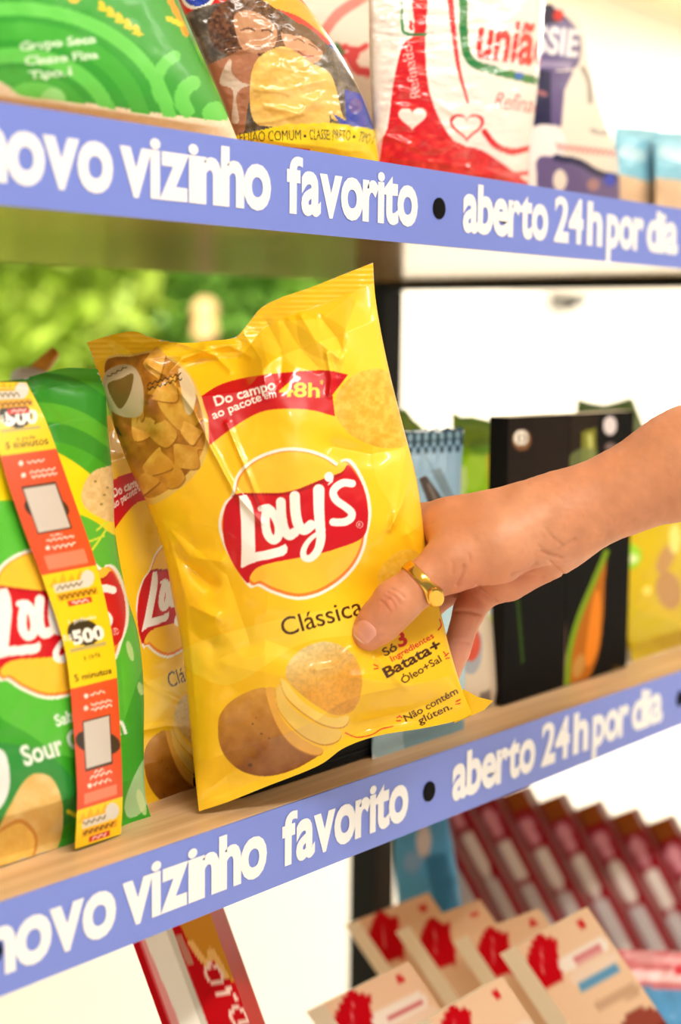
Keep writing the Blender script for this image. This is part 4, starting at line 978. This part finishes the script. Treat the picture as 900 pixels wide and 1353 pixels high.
# cream chocolate boxes
M_cream_lit = mat_plain('cream_side_lit', (255, 242, 218), .55, var=.04)  # cream card sides, colour lifted to carry the light on the left faces
def cream_box(k, TLq, TRq, off, d, lab, label=False):
    TLq = np.array(TLq, float); TRq = np.array(TRq, float); dv = np.array([.68, 1.0])
    BL = down_to(TLq, dv, d, ZB+.002); BR = TRq+(BL-TLq)
    ck = Canvas(TLq[0]-10, TRq[1]-10, BR[0]+10, BL[1]+10, (236, 200, 166), 1.0)
    e = (TRq-TLq)
    mp = lambda s, t: TLq+e*s+dv*t
    ck.poly(np.array([mp(.32, -3), mp(.37, 8), mp(.48, 14), mp(.38, 28), mp(.34, 44), mp(.22, 60), mp(-.03, 56), mp(-.03, 22), mp(.14, 8)]), (196, 2, 20)); ck.stroke([mp(.25, 14), mp(.08, 40)], 2, (230, 120, 120))
    ck.ell(*mp(.82, 14), 6, 5, 0, (206, 24, 36)); ck.stroke([mp(.4, 62), mp(.9, 62)], 18, (240, 220, 204), .7)
    if label:
        ck.stroke([mp(.4, 44), mp(.85, 44)], 24, (244, 232, 220)); ck.stroke([mp(.5, 46), mp(.85, 46)], 7, (206, 90, 100)); ck.stroke([mp(.4, 74), mp(.85, 74)], 12, (96, 156, 196)); ck.stroke([mp(.45, 100), mp(.9, 104)], 16, (190, 150, 120), .7)
        ck.ell(*mp(.75, 150), 34, 30, 0, (150, 70, 56)); ck.ell(*mp(.5, 175), 30, 26, 0, (180, 60, 30)); ck.ell(*mp(.9, 170), 20, 24, 0, (120, 40, 30))
    return slab('bonbon_box', lab, 'box', [TLq, TRq, BR, BL], off, flat(d), ck, M_card, M_cream_lit, 'cream bonbon boxes', (40, 90), .008)  # shallow depth turns the side face to the camera so it renders brighter
CB = [((473, 1215), (566, 1179), (-18, 11), 1.16, 'cream box with a red corner mark, leftmost in the back row under the shelf'), ((541, 1223), (634, 1188), (-18, 12), 1.12, 'cream box with a red corner mark, second in the back row'),
      ((617, 1235), (712, 1200), (-18, 13), 1.08, 'cream box with a red corner mark, third in the back row'), ((682, 1250), (776, 1198), (-20, 15), 1.03, 'cream box with a pale blue label, rightmost in the back row')]
for k, (a, b, off, d, lab) in enumerate(CB): cream_box(k, a, b, off, d, lab, k == 3)
cream_box(4, (428, 1326), (540, 1270), (-24, 16), .99, 'cream box with a white label, at the front left of the bottom shelf', True)
cream_box(5, (566, 1346), (664, 1290), (-26, 18), .95, 'cream box with a red dot, at the front beside the leftmost one')
# blue bag and pink-blue packet
cl = Canvas(500, 1050, 640, 1420, (84, 168, 224), 1.2)
cl.ell(560, 1112, 10, 22, 0, (226, 210, 206), .9); cl.ell(545, 1140, 12, 14, 0, (130, 176, 226)); cl.poly(np.array([(560, 1130), (590, 1130), (612, 1220), (580, 1220)]), (26, 100, 150), .7)
soft_bag('snack_packet', 'blue packet behind the cream boxes next to the black post', 'packet',
    [(523, 1060), (522, 1150), (535, 1300), (545, down_to((540, 1300), (0, 1), 1.22, ZB)[1])], [(585, 1050), (604, 1150), (620, 1300), (625, down_to((620, 1300), (0, 1), 1.22, ZB)[1])], [(523, 1060), (555, 1054), (585, 1050)], [(545, down_to((540, 1300), (0, 1), 1.22, ZB)[1]), (625, down_to((620, 1300), (0, 1), 1.22, ZB)[1])], flat(1.22), cl, .016, 40, 80, M_film2, None, .016, None, (.02, .0), (.5, .4), .003, .05, (120, 170, 210))
cl = Canvas(780, 1240, 960, 1420, (216, 120, 126), 1.2)
cl.poly(np.array([(780, 1300), (960, 1310), (960, 1420), (780, 1420)]), (90, 160, 214)); squig(cl, (830, 1298), (910, 1302), 16, (246, 206, 208), 6); cl.stroke([(830, 1262), (900, 1270)], 12, (236, 170, 174)); cl.ell(898, 1282, 8, 6, 0, (206, 20, 40))
soft_bag('candy_packet', 'pink and blue candy packet at the lower right below the red bars', 'packet',
    [(808, 1254), (815, 1320), (840, 1400), (880, down_to((880, 1400), (0, 1), 1.12, ZB)[1])], [(960, 1262), (965, 1340), (968, 1420), (968, down_to((968, 1400), (0, 1), 1.12, ZB)[1])], [(808, 1254), (880, 1256), (960, 1262)], [(880, down_to((880, 1400), (0, 1), 1.12, ZB)[1]), (968, down_to((968, 1400), (0, 1), 1.12, ZB)[1])], flat(1.12), cl, .012, 50, 80, M_film2, None, .01, None, (.02, .0), (.5, .4), .003, .04, (220, 180, 180))
# red wafer packet at the lower left
d_w = .86
TLq, TRq = np.array([158., 1198.]), np.array([268., 1180.]); dv = np.array([.36, 1.0])
BL = down_to(TLq, dv, d_w, ZB+.002); BR = TRq+(BL-TLq)
cw = Canvas(140, 1170, 460, BL[1]+10, (192, 10, 22), 1.4)
mp = lambda s, t: (TLq*(1-s)+TRq*s)+dv*t
cw.poly(np.array([mp(.1, 0), mp(.5, 0), mp(.53, 500), mp(.12, 500)]), (248, 246, 238)); cw.poly(np.array([mp(.43, 0), mp(.51, 0), mp(.54, 500), mp(.46, 500)]), (214, 210, 198)); cw.poly(np.array([mp(.08, 0), mp(.13, 0), mp(.2, 140), mp(.2, 500), mp(.09, 500)]), (236, 130, 136), .7)
cw.poly(crv([mp(.62, -10), mp(1, -10), mp(1.02, 110), mp(.93, 108), mp(.86, 72), mp(.8, 84), mp(.72, 84), mp(.64, 60)], 5, True), (206, 140, 44)); cw.stroke(crv([mp(.66, 60), mp(.74, 86), mp(.82, 82), mp(.86, 74), mp(.92, 108)], 5), 8, (236, 186, 110)); cw.stroke([mp(.55, 50), mp(.57, 84)], 9, (190, 130, 110))
cw.text('ord', mp(.66, 92), mp(.82, 176), 36, (240, 208, 196), .0, shear=.1)
slab('wafer_packet', 'red and white wafer packet standing alone at the lower left', 'packet', [TLq, TRq, BR, BL], (10, 4), flat(d_w), cw, M_card, mat_plain('red_wrapper', (176, 12, 22), .4), None, (60, 160), .03)

# ================================================================== the hand: one continuous skin surface from a smooth distance field
D0 = .79
def hc(px, py, dz, d=None):                    # camera-aligned metres (right, up, towards the camera)
    d_ = D0-dz/1000.0
    return np.array([(px-450)/F*d_, -(py-676.5)/F*d_, -d_])
def to_world(q): return CAM+q[..., 0:1]*RT+q[..., 1:2]*UP-q[..., 2:3]*FW
def cone(p, a, ra, b, rb):
    ba = b-a; L2 = max(ba@ba, 1e-12)
    h = np.clip(((p-a)@ba)/L2, 0, 1)
    return np.linalg.norm(p-a-h[..., None]*ba, axis=-1)-(ra+(rb-ra)*h)
def smin(a, b, k):
    h = np.clip(.5+.5*(b-a)/k, 0, 1)
    return b*(1-h)+a*h-k*h*(1-h)
def J(px, py, dz, r): return (hc(px, py, dz), r/1000.0)
PALM = [
    [J(752, 681, 0, 19.5), J(700, 690, 2, 18.5)], [J(755, 684, -22, 18.5), J(700, 700, -26, 17)],
    [J(735, 672, -10, 17), J(598, 694, -12, 13.2)],                      # index metacarpal
    [J(735, 685, -20, 16), J(606, 716, -26, 13)],                        # middle
    [J(740, 700, -28, 15), J(626, 742, -34, 12)],                        # ring
    [J(735, 718, -24, 13.5), J(672, 762, -32, 12.5)],                    # little finger side, heel
    [J(722, 728, -18, 12.5), J(660, 755, -22, 13)],
    [J(725, 697, 4, 16), J(655, 722, 10, 16.5)], [J(655, 722, 10, 16.5), J(600, 742, 14, 13.2)],   # thumb ball
    [J(640, 690, -2, 13), J(600, 715, 0, 12)],                           # web
]
ARM = [[J(752, 681, -1, 19.5), J(905, 613, 2, 25)], [J(755, 684, -22, 18.5), J(905, 617, -26, 23)], [J(905, 613, 2, 25), J(1110, 508, 8, 30)], [J(905, 617, -26, 23), J(1110, 513, -22, 29)], [J(1110, 510, -6, 32), J(1330, 400, 6, 35)]]
THUMB = [[J(600, 742, 14, 13), J(556, 771, 19, 10.3)], [J(556, 771, 19, 10.3), J(523, 797, 21, 10.9)], [J(523, 797, 21, 10.9), J(503, 820, 19, 10.2)], [J(503, 820, 19, 10.2), J(487, 837, 17, 8.8)]]
FING = [
    [[J(598, 694, -12, 13), J(520, 694, -36, 10.5)], [J(520, 694, -36, 10.5), J(455, 735, -44, 8.8)], [J(455, 735, -44, 8.8), J(415, 758, -42, 7.6)]],
    [[J(606, 716, -26, 12.5), J(520, 757, -48, 9.8)], [J(520, 757, -48, 9.8), J(460, 795, -50, 8.8)], [J(460, 795, -50, 8.8), J(425, 820, -46, 7.6)]],
    [[J(626, 742, -34, 11.5), J(560, 800, -50, 9.3)], [J(560, 800, -50, 9.3), J(510, 850, -48, 8.3)], [J(510, 850, -48, 8.3), J(480, 880, -43, 7.4)]],
    [[J(652, 760, -32, 10.5), J(620, 806, -28, 7.9)], [J(620, 806, -28, 7.9), J(603, 858, -25, 7.0)], [J(603, 858, -25, 7.0), J(590, 898, -24, 6.4)]],
]
def sdf(p):
    def chain(segs, k):
        r = None
        for (a, ra), (b, rb) in segs:
            d_ = cone(p, a, ra, b, rb); r = d_ if r is None else smin(r, d_, k)
        return r
    body = smin(chain(PALM, .009), chain(ARM, .010), .010)
    body = smin(body, chain(THUMB, .004), .008)
    # slight hollow between thumb ball and heel
    fs = [chain(f, .003) for f in FING]
    fg = fs[0]
    for q in fs[1:]: fg = smin(fg, q, .0015)
    return smin(body, fg, .006)
h = .0017
lo = np.array([-.035, -.105, -.86]); hi = np.array([.365, .135, -.735])
ax = [np.arange(lo[k], hi[k], h) for k in range(3)]
nx, ny, nz = map(len, ax)
val = np.empty((nx, ny, nz), np.float32)
for i0 in range(0, nx, 24):
    g = np.stack(np.meshgrid(ax[0][i0:i0+24], ax[1], ax[2], indexing='ij'), -1)
    val[i0:i0+24] = sdf(g)
val[-1] = .01; val[0] = .01; val[:, 0] = .01; val[:, -1] = .01; val[:, :, 0] = .01; val[:, :, -1] = .01
def surface_nets(v):
    s = v < 0
    n = np.array(v.shape)-1
    cnt = np.zeros(n, np.int8)
    for dx in (0, 1):
        for dy in (0, 1):
            for dz in (0, 1): cnt += s[dx:dx+n[0], dy:dy+n[1], dz:dz+n[2]]
    act = np.argwhere((cnt > 0) & (cnt < 8))
    idx = np.full(n, -1, np.int64); idx[tuple(act.T)] = np.arange(len(act))
    acc = np.zeros((len(act), 3)); num = np.zeros(len(act))
    cor = [(x, y, z) for x in (0, 1) for y in (0, 1) for z in (0, 1)]
    for a in cor:
        for k in range(3):
            if a[k]: continue
            b = list(a); b[k] = 1
            va = v[tuple((act+a).T)]; vb = v[tuple((act+b).T)]
            ok = (va < 0) != (vb < 0)
            t = np.where(ok, va/np.where(ok, va-vb, 1), 0)
            pt = np.tile(np.array(a, float), (len(act), 1)); pt[:, k] = t
            acc[ok] += pt[ok]; num[ok] += 1
    vert = act+acc/num[:, None]
    F_ = []
    for k in range(3):
        s0 = [slice(None)]*3; s1 = [slice(None)]*3; s0[k] = slice(0, -1); s1[k] = slice(1, None)
        e = np.argwhere(s[tuple(s0)] != s[tuple(s1)])
        u, w = (k+1) % 3, (k+2) % 3
        e = e[(e[:, u] > 0) & (e[:, w] > 0) & (e[:, u] < n[u]) & (e[:, w] < n[w])]
        def at(du, dw):
            q = e.copy(); q[:, u] += du; q[:, w] += dw
            return idx[tuple(q.T)]
        q = np.stack([at(-1, -1), at(0, -1), at(0, 0), at(-1, 0)], 1)
        inside = s[tuple(e.T)]
        q[~inside] = q[~inside][:, ::-1]
        F_.append(q[(q >= 0).all(1)])
    return vert, np.vstack(F_)
vert, faces = surface_nets(val)
qv = lo+vert*h
# relax, then refine once so that skin folds can be carved
def subdivide_smooth(q, fc):
    me = mesh_np('tmp', q, fc); ob = bpy.data.objects.new('tmp', me); COL.objects.link(ob)
    sm = ob.modifiers.new('s', 'SMOOTH'); sm.factor = .5; sm.iterations = 3
    sb = ob.modifiers.new('d', 'SUBSURF'); sb.levels = 1; sb.render_levels = 1
    dg = bpy.context.evaluated_depsgraph_get(); m2 = bpy.data.meshes.new_from_object(ob.evaluated_get(dg))
    V = np.empty(len(m2.vertices)*3, np.float32); m2.vertices.foreach_get('co', V); N = np.empty(len(m2.vertices)*3, np.float32); m2.vertices.foreach_get('normal', N)
    Fq = np.empty(len(m2.loops), np.int32); m2.loops.foreach_get('vertex_index', Fq)
    bpy.data.objects.remove(ob); bpy.data.meshes.remove(me); bpy.data.meshes.remove(m2)
    return V.reshape(-1, 3).astype(float), N.reshape(-1, 3).astype(float), Fq.reshape(-1, 4)
qv, qn, faces = subdivide_smooth(qv, faces)
vpx = 450+F*qv[:, 0]/-qv[:, 2]; vpy = 676.5-F*qv[:, 1]/-qv[:, 2]
front = (qn[:, 2] > -.1)
HZ = lambda p: zc(p, 540, 640, 4.0909)
def carve(pts, amp, w): return -ridge(vpx, vpy, crv(pts, 5), amp*1.7, w)*front
dsp = np.zeros(len(qv))
for p, a, w in (
    (HZ([(715, 365), (760, 378), (820, 395)]), .0007, 1.6), (HZ([(760, 420), (800, 455), (840, 490)]), .0009, 1.8), (HZ([(740, 240), (780, 290), (830, 330)]), .0004, 1.8), (HZ([(800, 360), (850, 330), (895, 300)]), .0004, 1.8), (HZ([(700, 330), (740, 365), (800, 380)]), .0005, 1.6),
    (HZ([(260, 545), (285, 500), (298, 440)]), .0009, 2), (HZ([(235, 480), (240, 440), (232, 420)]), .0004, 2), (HZ([(330, 420), (325, 380)]), .0004, 2), (HZ([(560, 490), (640, 470), (690, 435)]), .0010, 3),
    (HZ([(375, 555), (420, 600), (470, 628)]), .0012, 2.5), (HZ([(600, 495), (670, 500), (720, 510)]), .0008, 5), (HZ([(225, 690), (310, 685), (395, 705)]), .0009, 2), (HZ([(248, 850), (290, 848), (325, 856)]), .0006, 1.8),
    ([(508, 788), (517, 793), (522, 802)], .0007, 1.5), ([(512, 783), (522, 789), (528, 798)], .0006, 1.4), ([(503, 794), (510, 800), (515, 808)], .0005, 1.4), ([(517, 778), (527, 783), (534, 790)], .0004, 1.4)):
    dsp += carve(p, a, w)
dsp += .00035*(vnoise(vpx*.12, vpy*.12, 3, 3)-.5)+.0005*(vnoise(vpx*.03, vpy*.03, 2, 6)-.5)
# flattened bed for the thumb nail
qv = qv+qn*dsp[:, None]
skin = np.array([214., 143., 104.])
tone = np.tile(skin, (len(qv), 1))
def tint(cx, cy, r, col, al):
    global tone
    m = (al*np.exp(-(((vpx-cx)**2+(vpy-cy)**2)/r**2)))[:, None]
    tone = tone*(1-m)+np.array(col, float)*m
tint(515, 795, 14, (218, 128, 98), .6); tint(485, 838, 24, (228, 146, 120), .7); tint(620, 790, 34, (206, 108, 78), .55); tint(610, 850, 36, (232, 164, 146), .7); tint(700, 765, 30, (214, 124, 90), .55); tint(745, 740, 20, (230, 160, 130), .5); tint(690, 690, 50, (232, 176, 142), .4); tint(880, 620, 80, (216, 148, 108), .5)
tone *= (.95+.10*vnoise(vpx*.05, vpy*.05, 4, 12))[:, None]
me = mesh_np('arm', to_world(qv), faces, lin(np.clip(tone, 0, 255)))
M_skin, nt, b = mat_base('skin')
a = nt.nodes.new('ShaderNodeAttribute'); a.attribute_name = 'Col'
nt.links.new(a.outputs['Color'], b.inputs['Base Color'])
b.inputs['Roughness'].default_value = .48
b.inputs['Subsurface Weight'].default_value = .15; b.inputs['Subsurface Radius'].default_value = (.006, .0025, .0015); b.inputs['Subsurface Scale'].default_value = 1.0
b.inputs['Specular IOR Level'].default_value = .4
noise_bump(nt, b, 900, .12, .0006, 3)
wrist = to_world(hc(752, 682, -10)[None])[0]
person = empty('person', wrist, 'bare right forearm and hand gripping the edge of the yellow chip bag', 'person')
link('arm', me, M_skin, person)
# thumb nail, laid on the skin
c0 = np.array([484., 836.]); u_ = np.array([-.69, .72]); v_ = np.array([.72, .69])
nn = 26
S2, T2 = np.meshgrid(np.linspace(-1, 1, nn+1), np.linspace(-1, 1, nn+1))
ex = 2.6
rr = (np.abs(S2)**ex+np.abs(T2)**ex)**(1/ex); mx = np.maximum(np.abs(S2), np.abs(T2)); k_ = np.where(rr > 1e-6, mx/np.maximum(rr, 1e-6), 1)
npx = c0[0]+(T2*k_*14.5)*u_[0]+(S2*k_*16.5)*v_[0]; npy = c0[1]+(T2*k_*14.5)*u_[1]+(S2*k_*16.5)*v_[1]
npx = npx-2; npy = npy-1
dirs = np.stack([(npx-450)/F, -(npy-676.5)/F, -np.ones_like(npx)], -1)
dd = np.full(npx.shape, .735)
for _ in range(40): dd = dd+np.clip(sdf(dirs*dd[..., None])*.9, -.002, .01)
lift = .0009*np.clip((1-mx**4), 0, 1)-.0003*(mx > .98)
pts = dirs*(dd-lift+.0004)[..., None]
nc = np.tile(lin((236, 164, 144)), ((nn+1)**2, 1)); tipm = np.clip((T2*k_-.78)*8, 0, 1).reshape(-1, 1); nc = nc*(1-tipm)+lin((248, 222, 206))*tipm
nail = link('thumbnail', mesh_np('thumbnail', to_world(pts).reshape(-1, 3), grid_faces(nn, nn), nc), mat_print('nail', .25, .3, 0), person)
# signet ring on the thumb
ca, cb_ = hc(567, 763, 18), hc(546, 780, 19.4)
axis = (cb_-ca)/np.linalg.norm(cb_-ca); ctr = (ca+cb_)/2
e1 = np.cross(axis, [0, 0, 1.]); e1 /= np.linalg.norm(e1); e2 = np.cross(axis, e1)
if e2[2] < 0: e2 = -e2
down = e1 if e1[1] < 0 else -e1
n1, n2 = 72, 12
bm = bmesh.new(); rings = []
R0 = .0112
for i in range(n1):
    ph = 2*math.pi*i/n1
    dr = down*math.sin(ph)+e2*math.cos(ph)       # ph=0 faces the camera, ph=90 faces down
    w = math.exp(-((((ph-.72+math.pi) % (2*math.pi))-math.pi)/.42)**2)
    half = .0026+.0022*w; thk = .0011+.0010*w
    row = []
    for j in range(n2):
        a_ = 2*math.pi*j/n2
        row.append(bm.verts.new(to_world((ctr+axis*half*math.cos(a_)+dr*(R0+thk*(.5+.5*math.sin(a_)) + .0003))[None])[0]))
    rings.append(row)
for i in range(n1):
    for j in range(n2): bm.faces.new((rings[i][j], rings[(i+1) % n1][j], rings[(i+1) % n1][(j+1) % n2], rings[i][(j+1) % n2]))
M_gold = mat_plain('polished_gold', (232, 184, 84), .18, metal=1.0, var=.03)
rg = empty('ring', to_world(ctr[None])[0], 'gold signet ring worn on the thumb', 'ring')
bm_obj('band', bm, M_gold, rg, True)
bm = bmesh.new(); ph = .72; dr = down*math.sin(ph)+e2*math.cos(ph); tn = down*math.cos(ph)-e2*math.sin(ph)
fr = []
for hgt, k in ((.0, 1.0), (.0012, 1.0), (.0016, .86)):
    fr.append([bm.verts.new(to_world((ctr+dr*(R0+.0014+hgt)+axis*.0038*k*math.cos(t)+tn*.0060*k*math.sin(t))[None])[0]) for t in np.linspace(0, 2*np.pi, 32, endpoint=False)])
for a_, b_ in zip(fr[:-1], fr[1:]):
    for j in range(32): bm.faces.new((a_[j], a_[(j+1) % 32], b_[(j+1) % 32], b_[j]))
bm.faces.new(fr[-1]); bm.faces.new(fr[0][::-1])
bm_obj('signet_face', bm, M_gold, rg)
